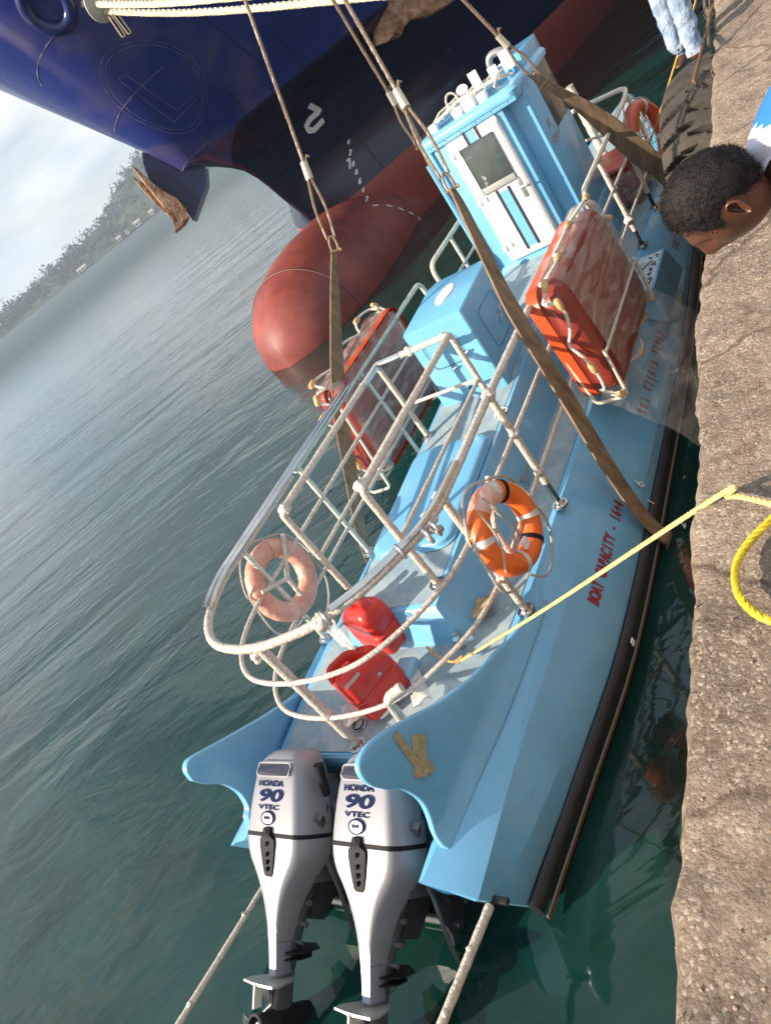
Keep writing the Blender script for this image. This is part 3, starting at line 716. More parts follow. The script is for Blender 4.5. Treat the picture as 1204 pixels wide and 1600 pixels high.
ys_ = [1.95, 2.1, 2.25, 2.4, 2.7, 3, 3.3, 3.6, 4.2, 5, 6, 7, 8, 8.8, 9.6, 10.2, 10.8, 11.3, 11.8, 12.3, 12.7, 13.0, 13.25]
rings = []
for y in ys_:
    s = hull_ring(y); di = s[0][0]-.05; zi = s[0][1]+.05
    row = [P(a, y, b) for a, b in s] + [P(0, y, -.62)] + [P(-a, y, b) for a, b in reversed(s)]
    row += [P(-di, y, zi-.002)] + [P(di, y, zi-.002)]
    rings.append(row)
loft(bm, rings)
# side pontoons running aft past the transom
for sg in (1, -1):
    rr = []
    for q in (0, .015, .12, .3, .55, .8, 1.0):
        ya = lambda z: ((1.235 if sg > 0 else 1.34)+max(0, .58-z)*.40)*(1-q)+1.96*q
        y = ya(.58); h_ = hull_ring(1.235+.725*q); k = .985 if q == 0 else 1
        rr.append([P(sg*.745, ya(.7)+(.03 if q == 0 else 0), .69), P(sg*h_[0][0], ya(.7), .702), P(sg*h_[1][0], ya(.65), h_[1][1]), P(sg*h_[2][0]*k, y, h_[2][1]), P(sg*h_[3][0]*k, ya(h_[3][1]), h_[3][1]), P(sg*h_[4][0]*k, ya(.15), h_[4][1]),
                   P(sg*h_[5][0]*.97, ya(-.05), -.05), P(sg*.80, ya(-.15)+.1*(q == 0), -.15), P(sg*.735, ya(.45)+(.12 if q == 0 else 0), .45)])
    loft(bm, rr)
obj('hull', bm, M_blue, boat, angle=12)
# deck sheet and toe moulding
bm = new_bm(); rows = []
for y in [1.97, 2.4, 3, 4, 5, 6, 7, 8, 8.8, 9.6, 10.2, 10.8, 11.3, 11.8, 12.3, 12.7, 13.0]:
    d = max(.03, st(T_sh, y)-.10); z = st(Z_sh, y)+.053
    rows.append([P(-d, y, z), P(-d*.5, y, z+.004), P(0, y, z+.006), P(d*.5, y, z+.004), P(d, y, z)])
loft(bm, rows, closed_ring=False)
# thin edge so the sheet has body
obj('deck', bm, M_deck, boat, smooth=True)
# rubber fender, twin boot stripes
for sg in (1, -1):
    bm = new_bm()
    pts = [P(sg*(st(T_fn, y)+.010), y, st(Z_f, y)-.02) for y in [1.405+.25*i for i in range(48)]]
    tube(bm, pts, .085, 12, prof=(.045, .068), up0=(0, 0, 1), jit=.02); obj('fender', bm, M_black, boat)
    bm = new_bm(); tube(bm, [p+Vector((sg*.034, 0, -.070)) for p in pts], .008, 6); obj('boot_stripe', bm, mat('stripe_pale', (.16, .22, .18), .5), boat)
    bm = new_bm(); tube(bm, [p+Vector((sg*.036, 0, -.088)) for p in pts], .008, 6); obj('boot_stripe', bm, mat('stripe_red', (.16, .015, .012), .5), boat)
# upswept stern fins
FIN = [(3.15, .715), (2.85, .775), (2.6, .87), (2.35, .965), (2.15, 1.07), (2.02, 1.15), (1.78, 1.33), (1.63, 1.425), (1.53, 1.46), (1.46, 1.45), (1.43, 1.39), (1.435, 1.31), (1.475, 1.21), (1.53, 1.12), (1.555, 1.02), (1.555, .93), (1.52, .84), (1.47, .76), (1.44, .70)]
def fin_d(y, z):
    b = st(T_sh, y); t = max(0, min(1, (z-.70)/.75)); f = .03*max(0, 1-(z-.70)/.10)**2
    return b+(.788-b)*t+f
for sg in (1, -1):
    bm = new_bm()
    fin_ = FIN if sg > 0 else [(3.15, .715), (2.80, .73), (2.5, .76), (2.2, .93), (1.9, 1.13), (1.65, 1.30), (1.56, 1.36), (1.50, 1.385), (1.45, 1.36), (1.43, 1.29)]+[(a, b-.05) for a, b in FIN[11:-2]]+FIN[-2:]
    ol = resample([Vector((0, p.x, p.y)) for p in catmull([Vector((a, b, 0)) for a, b in fin_], 5)]+[Vector((0, 1.44, .66)), Vector((0, 3.15, .66))], .045, True)
    vs = [bm.verts.new(p) for p in ol]; es = [bm.edges.new((vs[i], vs[(i+1) % len(vs)])) for i in range(len(vs))]
    bmesh.ops.triangle_fill(bm, edges=es, use_beauty=True)
    for _ in range(4):
        el = [e for e in bm.edges if e.calc_length() > .09 and not e.is_boundary]
        if not el: break
        bmesh.ops.subdivide_edges(bm, edges=el, cuts=1); bmesh.ops.triangulate(bm, faces=bm.faces[:]); bmesh.ops.beautify_fill(bm, faces=bm.faces[:], edges=bm.edges[:])
    for v in bm.verts:
        v.co = P(sg*fin_d(v.co.y, v.co.z), v.co.y, v.co.z)
    bmesh.ops.recalc_face_normals(bm, faces=bm.faces)
    o = obj('stern_fin', bm, M_blue, boat, angle=60)
    sm = o.modifiers.new('thick', 'SOLIDIFY'); sm.thickness = .045; sm.offset = 0
    bv_ = o.modifiers.new('rim', 'BEVEL'); bv_.width = .014; bv_.segments = 3; bv_.angle_limit = R_(50)
# tape cross on starboard fin
M_tape = mat('masking_tape', srgb('9a8f70'), .7, var=.25, vscale=22, bump=.6, bscale=30)
bm = new_bm()
fn = Vector((.93, 0, .28)).normalized()
FP = P(.865, 2, 1.15)
def fin_pt(u, v):
    p = on_plane(u, v, P(.84, 1.9, 1.2), Vector((.99, 0, .10))); p.x = XC+fin_d(p.y, p.z)+.024; return p
for k, (a, b, w) in enumerate((((618, 1146), (657, 1197), .05), ((651, 1148), (660, 1216), .06), ((662, 1148), (657, 1212), .05), ((655, 1172), (680, 1208), .05), ((664, 1170), (669, 1214), .035))):
    pts = [fin_pt(a[0]+(b[0]-a[0])*t/6, a[1]+(b[1]-a[1])*t/6) for t in range(7)]
    polyline_strip(bm, pts, w, Vector((.96, 0, .28)), .002*k+.004)
obj('tape_cross', bm, M_tape, boat, smooth=False)
# transom step + moulding behind the engines
bm = new_bm()
box(bm, P(-.80, 1.80, .30), P(.80, 1.99, .55), .03); box(bm, P(-.80, 1.93, .50), P(.80, 2.04, .742), .03)
obj('transom', bm, M_blue, boat)
# trunk (raised cabin top), slopes up forward
def tz(y): return 1.045+.052*min(max(y-2.9, 0), 3.2)
bm = new_bm(); rows = []
for y, k in ((2.74, 0), (2.9, 1), (4, 1), (5, 1), (6.1, 1), (7.0, 1), (7.9, 1)):
    z = tz(y)
    w0, w1 = .50, .43
    row = [P(-w0-.06, y, .74), P(-w1, y, z if k else .98), P(w1, y, z if k else .98), P(w0+.06, y, .74)]
    if not k: row = [P(-w0, 2.80, .74), P(-w1, 2.885, z-.012), P(w1, 2.885, z-.012), P(w0, 2.80, .74)]
    rows.append(row)
loft(bm, rows)
r_ = bmesh.ops.bevel(bm, geom=[e for e in bm.edges if len(e.link_faces) == 2 and e.calc_face_angle(0) > .5], offset=.02, segments=2, affect='EDGES')
trunk = obj('trunk', bm, M_blue, boat, angle=40)
bm = new_bm()
loft(bm, [[P(-.395, y, tz(y)+.004), P(0, y, tz(y)+.006), P(.395, y, tz(y)+.004)] for y in (2.93, 4, 5, 5.28, 6.1, 7.0, 7.8)], closed_ring=False)
obj('trunk_nonslip', bm, M_deck, boat)
def rrect(w, h, r, n=6):
    o = []
    for cx, cy, a0 in ((w-r, h-r, 0), (-w+r, h-r, 90), (-w+r, -h+r, 180), (w-r, -h+r, 270)):
        for j in range(n+1):
            a = R_(a0+90*j/n); o.append((cx+r*math.cos(a), cy+r*math.sin(a)))
    return o
# hatch lid
bm = new_bm(); cy = 4.02; hw, hl = .385, .60
rings = []
for dz, g in ((.0, .0), (.012, .012), (.016, -.004), (.05, -.004), (.062, -.018), (.066, -.05), (.066, -.2)):
    rings.append([P(a, cy+b, tz(cy+b)+dz+.004) for a, b in rrect(hw+g, hl+g, .13)])
loft(bm, rings, cap0=False); obj('hatch_lid', bm, M_blue, boat, angle=50)
# console box
bx0, bx1, by0, by1, bz0, bz1 = -.315, .315, 5.30, 6.24, 1.17, 1.95
console = None
bm = new_bm()
prof = [(by0, bz0+.12), (by0+.012, bz1-.01), (by0+.03, bz1), (by1-.2, bz1+.03), (by1, bz1), (by1, bz0)]
rings = []
for d in (bx0, bx0+.012, bx1-.012, bx1):
    e = .010 if d in (bx0, bx1) else 0
    rings.append([P(d, y+(e if i < 3 else -e), z-(e if 0 < i < 5 else 0)) for i, (y, z) in enumerate(prof)])
loft(bm, rings)
console = obj('console_box', bm, M_blue, boat, angle=30)
bm = new_bm(); box(bm, P(bx0-.03, by0-.03, tz(5.3)-.02), P(bx1+.03, by1+.03, bz0+.135), .012); obj('plinth', bm, M_blue, console)
M_gap = mat('gasket_gap', (.02, .05, .07), .6)
def outline_patch(name, org, right, up, w, h, r, width, m, parent):
    right, up = Vector(right), Vector(up); n = right.cross(up)
    pts = [Vector(org)+right*a+up*b for a, b in rrect(w, h, r)]
    b_ = new_bm(); polyline_strip(b_, pts, width, n, .003, True); return obj(name, b_, m, parent, smooth=False)
outline_patch('hatch_gap', P(-.03, by0-.0015, 1.66), (1, 0, 0), (0, 0, 1), .175, .13, .05, .007, M_gap, console)
outline_patch('hatch_gap', P(bx1+.0005, 5.72, 1.60), (0, 1, 0), (0, 0, 1), .20, .19, .05, .006, M_gap, console)
for (x, z) in ((-.02, 1.80), (.06, 1.76), (.17, 1.60), (-.02, 1.50)):
    bm = new_bm(); cyl(bm, P(x, by0-.035, z), P(x, by0, z), .012); tube(bm, [P(x-.03, by0-.03, z-.01), P(x+.03, by0-.03, z+.01)], .008, 6); obj('wing_nut', bm, M_chrome, console)
for (y, z) in ((5.86, 1.62), (5.80, 1.56), (6.02, 1.84), (6.12, 1.66)):
    bm = new_bm(); cyl(bm, P(bx1, y, z), P(bx1+.02, y, z), .016); tube(bm, [P(bx1+.018, y-.03, z-.02), P(bx1+.018, y+.03, z+.02)], .007, 6); obj('wing_nut', bm, M_chrome, console)
bm = new_bm(); cyl(bm, P(0.02, by0-.034, 1.27), P(0.02, by0-.02, 1.27), .028, seg=20); obj('drain_hole', bm, mat('hole_dark', (.02, .12, .18), .5), console)
bm = new_bm(); c = at(693, 457, z=1.985); n_ = 36
loft(bm, [[c+Vector((math.cos(a)*.085*k, math.sin(a)*.17*k, h-.012)) for a in [2*math.pi*j/n_ for j in range(n_)]] for k, h in ((1, -.02), (1, 0), (.96, .006), (.5, .008))])
obj('vent_cover', bm, mat('pinkish_white', (.74, .66, .66), .4, var=.12, vscale=10), console)
# ------------------------------------------------------------------ wheelhouse
hx, hy0, hy1, hz0, hz1 = .555, 7.85, 9.02, 1.18, 2.76
wheel = None
bm = new_bm()
box(bm, P(-hx, hy0+.19, hz0), P(hx, hy1, hz1), .012)
box(bm, P(-hx+.002, hy0, hz0), P(.365, hy0+.21, hz1-.002), .010)
# base flange and raised surround of the recessed bay
box(bm, P(-hx-.01, hy0-.05, .76), P(hx+.01, hy1+.05, 1.235), .015)
box(bm, P(-hx+.001, hy0-.03, 1.23), P(-hx+.05, hy0+.01, hz1), .010)
box(bm, P(-hx, hy0-.04, hz1-.05), P(hx, hy0+.2, hz1+.01), .010)
box(bm, P(-hx-.005, hy0-.03, 1.2), P(hx+.005, hy0+.2, 1.25), .010)
wheel = obj('wheelhouse', bm, M_blue, boat, angle=30)
bm = new_bm()
rings = []
for dz, g in ((0, .035), (.05, .045), (.085, .02), (.10, -.02), (.085, -.09), (.085, -.3)):
    rings.append([P(a, (hy0+hy1)/2+b, hz1+dz) for a, b in rrect(hx+g, (hy1-hy0)/2+.02+g, .09)])
loft(bm, rings); obj('roof', bm, M_blue, wheel, angle=50)
# door: white frame in the bay
YD = hy0-.048
def dpt(u, v, dy=0): return at(u, v, y=YD+dy)
bm = new_bm()
dl, dr, db, dt = -.325, .295, 1.275, 2.70
box(bm, P(dl, YD, db), P(dr, hy0+.01, dt), .02, 3)
door = obj('door', bm, M_white, wheel, angle=40)
M_strip = mat('door_gasket', (.02, .02, .03), .5)
for (a, b) in (((722, 207), (735, 229)), ((740, 197), (754, 221)), ((775, 298), (829, 387)), ((793, 290), (845, 378))):
    A, B = dpt(*a), dpt(*b); bm = new_bm(); polyline_strip(bm, [A, Vector((A.x, A.y, B.z))], .034, (0, -1, 0), .004); obj('door_slot', bm, M_strip, wheel, smooth=False)
A, B = dpt(731, 205), dpt(744, 222); bm = new_bm(); polyline_strip(bm, [A, Vector((A.x, A.y, B.z))], .10, (0, -1, 0), .002); obj('door_panel', bm, M_blue, wheel, smooth=False)
A, B = dpt(787, 298), dpt(838, 380); xm = (dpt(775, 298).x+dpt(793, 290).x)/2
bm = new_bm(); polyline_strip(bm, [Vector((xm, A.y, A.z)), Vector((xm, A.y, B.z))], .12, (0, -1, 0), .002); obj('door_panel', bm, M_blue, wheel, smooth=False)
g0 = dpt(717, 234); g1 = dpt(807, 275); xl, xr, zt_, zb_ = g0.x, dpt(767, 203).x, g0.z-.01, dpt(758, 305).z
M_glass = mat('tinted_glass', (.06, .075, .07), .08, var=.25, vscale=3, coat=.5)
bm = new_bm(); box(bm, (xl, YD-.014, zb_+.07), (xr, YD-.002, zt_), .004); obj('window_pane', bm, M_glass, wheel)
bm = new_bm(); box(bm, (xl, YD-.016, zb_), (xr, YD-.002, zb_+.068), .004); obj('window_rail', bm, mat('grey_rail', (.30, .31, .30), .4), wheel)
M_grey = mat('grey_metal', (.35, .34, .33), .35, metal=.6)
for (u, v) in ((707, 246), (716, 240), (749, 318), (758, 312), (789, 389), (798, 383)):
    c = dpt(u, v); bm = new_bm(); box(bm, c-Vector((.022, .022, .028)), c+Vector((.022, .01, .028)), .006); obj('hinge', bm, M_white, wheel)
bm = new_bm(); c = dpt(821, 286); tube(bm, [c+Vector((-.05, -.02, 0)), c+Vector((-.05, -.05, 0)), c+Vector((.03, -.055, 0))], .011, 8); box(bm, c+Vector((-.075, -.012, -.13)), c+Vector((-.03, 0, .10)), .004)
obj('handle', bm, M_grey, wheel)
bm = new_bm(); polyline_strip(bm, [P(dr-.015, YD, db+.1), P(dr-.015, YD, dt-.05)], .012, (0, -1, 0), .003); obj('door_gap', bm, M_grey, wheel, smooth=False)
bm = new_bm(); polyline_strip(bm, [P(x, YD, z) for x, z in [((dl+dr)/2+a, (db+dt)/2+b) for a, b in rrect((dr-dl)/2-.035, (dt-db)/2-.04, .03)]], .007, (0, -1, 0), .0035, True); obj('door_seal', bm, mat('seal_grey', (.25, .25, .25), .6), wheel, smooth=False)
bm = new_bm(); polyline_strip(bm, [Vector((x, YD-.0145, z)) for x, z in ((xl, zb_), (xr, zb_), (xr, zt_), (xl, zt_))], .010, (0, -1, 0), .003, True); obj('window_seal', bm, M_strip, wheel, smooth=False)
for z_ in (1.86, 1.40):
    bm = new_bm(); polyline_strip(bm, [P(dl+.04, YD, z_), P(dr-.04, YD, z_)], .005, (0, -1, 0), .0038); obj('panel_joint', bm, M_grey, wheel, smooth=False)
# starboard window with smoked perspex and side marks
bm = new_bm()
X1 = XC+hx
wy0, wy1, wz0, wz1 = 8.46, 9.0, 2.17, 2.74
box(bm, (X1-.005, wy0, wz0), (X1+.012, wy1, wz1), .004); obj('side_window', bm, mat('smoked_perspex', (.10, .085, .07), .12, var=.3, vscale=4), wheel)
M_bare = mat('lettering_ghost', srgb('b09a80'), .6)
for body, (u, v), s in (('S7', (857, 193), .13), ('EQLIO-T', (869, 212), .10)):
    c = at(u, v, x=X1+.006); text('side_mark', body, s, M_bare, c, (0, 1, 0), (0, 0, 1), wheel, sx=.8, shear=.25)
# roof clutter: horn, lights, brackets, plates
RZ = hz1+.10
def roof_item(name, fn, m=None):
    b_ = new_bm(); fn(b_); obj(name, b_, m or M_white, wheel)
def plate(u, v, w, h, tilt=0):
    def f(b_):
        c = at(u, v, y=hy0+.35); box(b_, c-Vector((w, .008, h)), c+Vector((w, .008, h)), .004); box(b_, (c.x-w, c.y-.01, c.z-h-.01), (c.x+w, c.y+.09, c.z-h), .003)
    return f
roof_item('bracket_plate', plate(742, 125, .05, .085)); roof_item('bracket_plate', plate(790, 92, .055, .085)); roof_item('bracket_plate', plate(771, 113, .05, .06))
def f(b_):
    c = at(706, 158, y=hy0+.3); torus(b_, c, (.5, -.8, .1), .06, .012, 28, 8, sx=1.3, up=(0, 0, 1)); tube(b_, [c, c+Vector((.0, .05, -.10))], .012, 8)
roof_item('lamp_ring', f, M_wrap2)
def f(b_):
    c = at(721, 140, y=hy0+.35); n_ = Vector((.3, -.6, .7)).normalized(); u_ = n_.orthogonal(); w_ = n_.cross(u_)
    loft(b_, [[c-n_*o+(u_*math.cos(a)+w_*math.sin(a))*r for a in [2*math.pi*j/20 for j in range(20)]] for o, r in ((0, .058), (.02, .05), (.05, .025), (.16, .017))]); tube(b_, [c-n_*.15, c-n_*.16-Vector((0, 0, .10))], .013, 8)
roof_item('horn', f, mat('horn_cream', (.68, .62, .55), .3))
for (u, v, s) in ((671, 190, .045), (716, 179, .05), (737, 170, .065), (750, 145, .05), (722, 187, .03)):
    def f(b_):
        c = at(u, v, y=hy0+.06+.02*(u % 3)); box(b_, (c.x-s, c.y-s*.7, RZ-.012), (c.x+s, c.y+s*.7, RZ+s*1.5), .008)
    roof_item('light_box', f)
def f(b_):
    for k in range(7):
        a, b = P(-.45+k*.13, hy0+.18+.04*(k % 2), RZ+.03), P(-.25+k*.11, hy0+.38+.03*(k % 3), RZ+.10+.02*(k % 2)); tube(b_, [a, (a+b)/2+Vector((0, 0, .03)), b], .014, 7, jit=.1)
    tube(b_, fillet([P(-.5, hy0+.22, RZ+.02), P(-.1, hy0+.24, RZ+.10), P(.35, hy0+.3, RZ+.07), P(.48, hy0+.4, RZ+.01)], .05), .02, 8, jit=.12)
roof_item('wiring', f, M_wrap2)
def f(b_):
    c = P(.40, hy0+.72, hz1+.05); tube(b_, fillet([c, c+Vector((0, 0, .26)), c+Vector((-.20, -.02, .30)), c+Vector((-.23, -.02, .08))], .10, 7), .038, 12, jit=.03)
roof_item('air_pipe', f, M_grey)
for k in range(6):
    bm = new_bm(); cyl(bm, P(-.48+.19*k, hy0-.044, hz1-.02), P(-.48+.19*k, hy0-.034, hz1-.02), .008, seg=8); obj('screw_head', bm, M_chrome, wheel)
roof_item('roof_block', lambda b_: box(b_, P(.30, hy0+.55, RZ-.02), P(.56, hy1+.02, RZ+.13), .012), M_blue)
bm = new_bm(); tube(bm, [P(-.60, hy0-.03, 2.62), P(-.60, hy0-.03, 1.3)], .03, 8); obj('corner_bead', bm, M_blue, wheel)
# deck locker with loose screws on the starboard side deck
locker = None
bm = new_bm(); lx0, lx1, ly0, ly1, lz = 1.00, 1.27, 6.78, 7.55, .83
loft(bm, [[P(lx0, ly0, .60), P(lx1+.0, ly0, .45), P(lx1, ly0+.0, lz), P(lx0, ly0, lz)], [P(lx0, ly1, .60), P(lx1-.0, ly1+.25, .45), P(lx1, ly1, lz), P(lx0, ly1, lz)]])
locker = obj('deck_locker', bm, M_blue, boat, smooth=False)
bm = new_bm(); box(bm, P(lx0+.02, ly0+.02, lz+.001), P(lx1-.02, ly1-.02, lz+.006)); obj('locker_lid', bm, mat('locker_white', (.42, .52, .58), .5, var=.3, vscale=30), locker)
M_scr = mat('screw_dark', (.10, .08, .06), .4, metal=.6)
rr_ = random.Random(5); bm = new_bm()
for i in range(46):
    y = ly0+.06+.62*rr_.random()**1.3; x = lx0+.03+.20*rr_.random(); a = rr_.uniform(0, 6.3); c = P(x, y, lz+.012); d = Vector((math.cos(a), math.sin(a), 0))*rr_.uniform(.008, .022)
    tube(bm, [c-d, c+d], .0045, 5)
sc = obj('loose_screws', bm, M_scr, locker); sc['kind'] = 'stuff'
bm = new_bm(); tube(bm, [P(1.07, 7.20, lz+.02), P(1.19, 7.32, lz+.03)], .008, 6); cyl(bm, P(1.05, 7.18, lz), P(1.05, 7.18, lz+.03), .03); obj('latch', bm, M_chrome, locker)
# lettering and draught marks on the starboard side panel
def side_frame(y, f=.5, lift=.007):
    a = P(st(T_l1, y), y, st(Z_l1, y)); b = P(st(T_l2, y), y, st(Z_l2, y)); up = (a-b).normalized(); n = Vector((0, 1, 0)).cross(up).normalized()
    t = (P(st(T_l1, y+.2), y+.2, st(Z_l1, y+.2))-a).normalized(); return b.lerp(a, f)+n*lift, t, up, n
def side_text(body, y0, y1, size, f=.5, m=M_redtext):
    # letters set one by one so they follow the panel
    n_ = len(body)
    for i, ch in enumerate(body):
        if ch == ' ': continue
        y = y0+(y1-y0)*(i+.5)/n_; o_, t_, u_, nn = side_frame(y, f)
        text('lettering', ch, size, m, o_, t_, u_, boat, sx=.58, bold=.004)
side_text('BOAT CAPACITY - 16+4', 3.32, 4.34, .125, .45)
side_text('SRI VIJAYA PURAM', 5.42, 6.72, .12, .45)
side_text('SRI VIJAYA', 8.35, 9.35, .13, .55)
for ch, (u, v), s in (('6', (988, 758), .13), ('1', (975, 779), .09), ('2', (1028, 808), .12)):
    f_ = {'6': .12, '1': -.25, '2': -.9}[ch]; o_, t_, u_, nn = side_frame(4.62 if ch == '6' else 4.5 if ch == '1' else 4.35, f_, .02 if ch != '2' else .12)
    text('draft_number', ch, s, M_markw, o_, t_, u_, boat)
bm = new_bm(); p = P(st(T_fn, 3.18)+.075, 3.18, .16); box(bm, p-Vector((.004, .02, .02)), p+Vector((.006, .02, .02))); obj('sticker', bm, M_white, boat)
bm = new_bm(); o_, t_, u_, nn = side_frame(3.55, 1.9); c = P(1.015, 3.62, .672)
# round deck fittings and cleats
bm = new_bm(); c = at(571, 1132, z=DZ+.02) if False else at(562, 1134, z=DZ+.012); cyl(bm, c, c+Vector((0, 0, .016)), .055, .05, 24); obj('deck_filler', bm, M_chrome, boat)
bm = new_bm(); c += Vector((0, 0, .017)); torus(bm, c, (0, 0, 1), .04, .006, 24, 6); obj('filler_ring', bm, M_black, boat)
bm = new_bm()
for (u, v) in ((722, 1003), (724, 1012)):
    c = at(u, v, z=DZ); cyl(bm, c, c+Vector((0, 0, .10)), .022, .026, 12)
c = at(722, 1006, z=DZ+.07); tube(bm, [c+Vector((-.07, -.05, 0)), c+Vector((.07, .05, 0))], .014, 8); obj('deck_cleat', bm, M_chrome, boat)

# ------------------------------------------------------------------ railings
def flange(p, parent, m=M_chrome):
    b_ = new_bm(); cyl(b_, p-Vector((0, 0, .004)), p+Vector((0, 0, .010)), .062, seg=20); cyl(b_, p+Vector((0, 0, .010)), p+Vector((0, 0, .035)), .042, .038, seg=16)
    for k in range(4):
        a = .8+k*1.57; q = p+Vector((math.cos(a)*.048, math.sin(a)*.048, .01)); cyl(b_, q, q+Vector((0, 0, .008)), .007, seg=6)
    obj('flange', b_, m, parent)
def pipe(name, pts, r=.033, m=M_wrap, jit=.07, step=.035, fil=.07, parent=None):
    r *= .80; jit *= .75
    b_ = new_bm(); tube(b_, resample(fillet(pts, fil), step), r, 9, jit=jit); return obj(name, b_, m, parent or boat, angle=80)
def knot(p, r, parent=None, m=M_wrap2, n=16):
    r *= .82
    # bunched wrapping where pipes meet
    b_ = new_bm(); bmesh.ops.create_icosphere(b_, subdivisions=3, radius=r, matrix=Matrix.Translation(p))
    for v in b_.verts:
        d = v.co-p; k = 1+.35*noise.noise(v.co*38)+.25*noise.noise(v.co*80); v.co = p+d*k
    return obj('wrapping', b_, m, parent or boat, angle=80)
RS, RP = XC+.935, XC-.935
def stern_curve(z, pts): return [Vector((x, y, z)) for x, y in pts]
TOP = [(RS, 4.8), (RS, 3.9), (-2.635, 3.2), (-2.66, 2.82), (-2.79, 2.55), (-2.98, 2.30), (-3.2, 2.13), (-3.42, 2.05), (-3.62, 2.01), (-3.85, 2.02), (-4.08, 2.08), (-4.28, 2.22), (-4.42, 2.43), (-4.51, 2.72), (RP, 3.05), (RP, 4.0)]
MID = [(RS, 4.8), (RS, 3.9), (-2.65, 3.1), (-2.70, 2.70), (-2.85, 2.41), (-3.06, 2.17), (-3.28, 2.06), (-3.6, 2.01), (-3.92, 2.03), (-4.15, 2.11), (-4.33, 2.27), (-4.46, 2.5), (-4.52, 2.8), (RP, 3.2), (RP, 4.0)]
ZT, ZM, ZL = 1.80, 1.45, 1.08
c_ = catmull(stern_curve(ZT, TOP), 6)
seg1 = [Vector((RS, 6.95, .80)), Vector((RS, 6.86, ZT)), Vector((RS, 4.9, ZT))]+[p for p in c_]
pipe('top_rail', seg1[:-1], .037, M_wrap, .09)
pipe('top_rail', [Vector((RP, 3.9, ZT)), Vector((RP, 6.95, ZT)), Vector((RP, 7.05, .80))], .032, mat('pale_green_pipe', (.50, .56, .48), .3, var=.2, vscale=9, bump=.4), .03)
bm = new_bm()
for off in ((0, .0), (.03, .016), (-.026, .02)):
    tube(bm, [p+Vector((off[0], 0, .02+off[1])) for p in c_ if p.x < -4.38 and p.y < 3.4]+[Vector((RP-.005+off[0], y, ZT+.02+off[1])) for y in (4.0, 5.0)], .018, 8)
obj('steel_conduit', bm, M_chrome, boat)
bm = new_bm()
pp = [p for p in c_ if p.x > -3.1 and p.y < 3.4]
tube(bm, [p+Vector((.0, 0, .030)) for p in pp], .026, 8); tube(bm, [p+Vector((-.022, .018, .026)) for p in pp], .014, 8); obj('steel_conduit', bm, M_chrome, boat)
pipe('mid_rail', [Vector((RS, 6.9, ZM))]+catmull(stern_curve(ZM, MID), 6)+[Vector((RP, 6.9, ZM))], .022, M_wrap, .08)
pipe('low_rail', [Vector((RS, 6.9, ZL))]+catmull(stern_curve(ZL, MID), 6)+[Vector((RP, 6.9, ZL))], .021, M_wrap, .08)
for y in (3.02, 4.03, 5.45):
    pipe('rail_post', [Vector((RS, y, .98 if y == 4.03 else .80)), Vector((RS, y, ZT))], .034); flange(Vector((RS, y, DZ+.003)), boat)
    bm = new_bm(); cyl(bm, Vector((RS, y, .76)), Vector((RS, y, 1.0)), .024, seg=12); obj('post_foot', bm, M_chrome, boat)
for y in (3.0, 3.95, 5.3): pipe('rail_post', [Vector((RP, y, .76)), Vector((RP, y, ZT))], .028, mat('pale_post', (.55, .58, .50), .35, var=.2, vscale=12, bump=.5)); flange(Vector((RP, y, DZ+.003)), boat)
pipe('rail_post', [Vector((-3.64, 2.02, .76)), Vector((-3.64, 2.03, ZT))], .040); flange(Vector((-3.64, 2.02, DZ+.003)), boat)
knot(Vector((-3.64, 2.02, 1.10)), .045); knot(Vector((-3.7, 2.02, 1.72)), .055); knot(Vector((-3.64, 2.02, ZM)), .04); knot(Vector((-2.67, 2.85, ZT)), .06); knot(Vector((-2.66, 3.03, ZT)), .055); knot(Vector((RS, 4.03, ZT)), .06)
for z in (ZM, ZL): knot(Vector((RS, 4.03, z)), .045); knot(Vector((RS, 3.02, z)), .045); knot(Vector((RP, 3.0, z)), .035)
# clamp and ties on the conduit
bm = new_bm()
for (u, v) in ((509, 966), (625, 862), (680, 826), (668, 838)):
    c = at(u, v, z=ZT+.02); torus(bm, c, (.6, .8, 0), .045, .012, 16, 6)
box(bm, at(675, 824, z=ZT)-Vector((.05, .012, .04)), at(675, 824, z=ZT)+Vector((.06, .012, .0)), .004)
obj('pipe_clamp', bm, M_grey, boat)
knot(at(500, 972, z=ZT), .06)
# forward starboard section with the gate gap, crossing ahead of the wheelhouse
sec2 = [Vector((RS, 7.26, .80)), Vector((RS, 7.17, ZT)), Vector((RS, 9.7, ZT+.03)), Vector((RS-.04, 9.97, ZT+.05)), Vector((XC+.2, 10.0, ZT+.11)), Vector((RP+.04, 9.97, ZT+.05)), Vector((RP, 9.7, ZT)), Vector((RP, 7.3, ZT)), Vector((RP, 7.36, .80))]
M_crm = mat('cream_pipe', (.66, .60, .48), .4, var=.15, vscale=9, bump=.3)
pipe('top_rail', sec2, .034, M_crm, .05, fil=.16)
for z in (ZM, ZL): pipe('mid_rail', [Vector((RS, 7.25, z)), Vector((RS, 9.75, z)), Vector((XC+.2, 10.0, z+.08)), Vector((RP, 9.75, z)), Vector((RP, 7.3, z))], .021, M_wrap, .05)
for y in (8.02, 8.94): pipe('rail_post', [Vector((RS, y, .95)), Vector((RS, y-.08 if y < 8.5 else y, ZT))], .034); flange(Vector((RS, y+.02, DZ+.003)), boat); pipe('rail_post', [Vector((RP, y, .76)), Vector((RP, y, ZT))], .03); bm = new_bm(); cyl(bm, Vector((RS, y, .76)), Vector((RS, y, .96)), .02); obj('post_foot', bm, M_black, boat)
for sx_ in (RS, RP): pipe('rail_post', [Vector((sx_, 9.75, .80)), Vector((sx_, 9.75, ZT))], .03, M_crm)
knot(Vector((RS, 8.0, 1.08)), .06); knot(Vector((RS, 8.0, ZM)), .04)
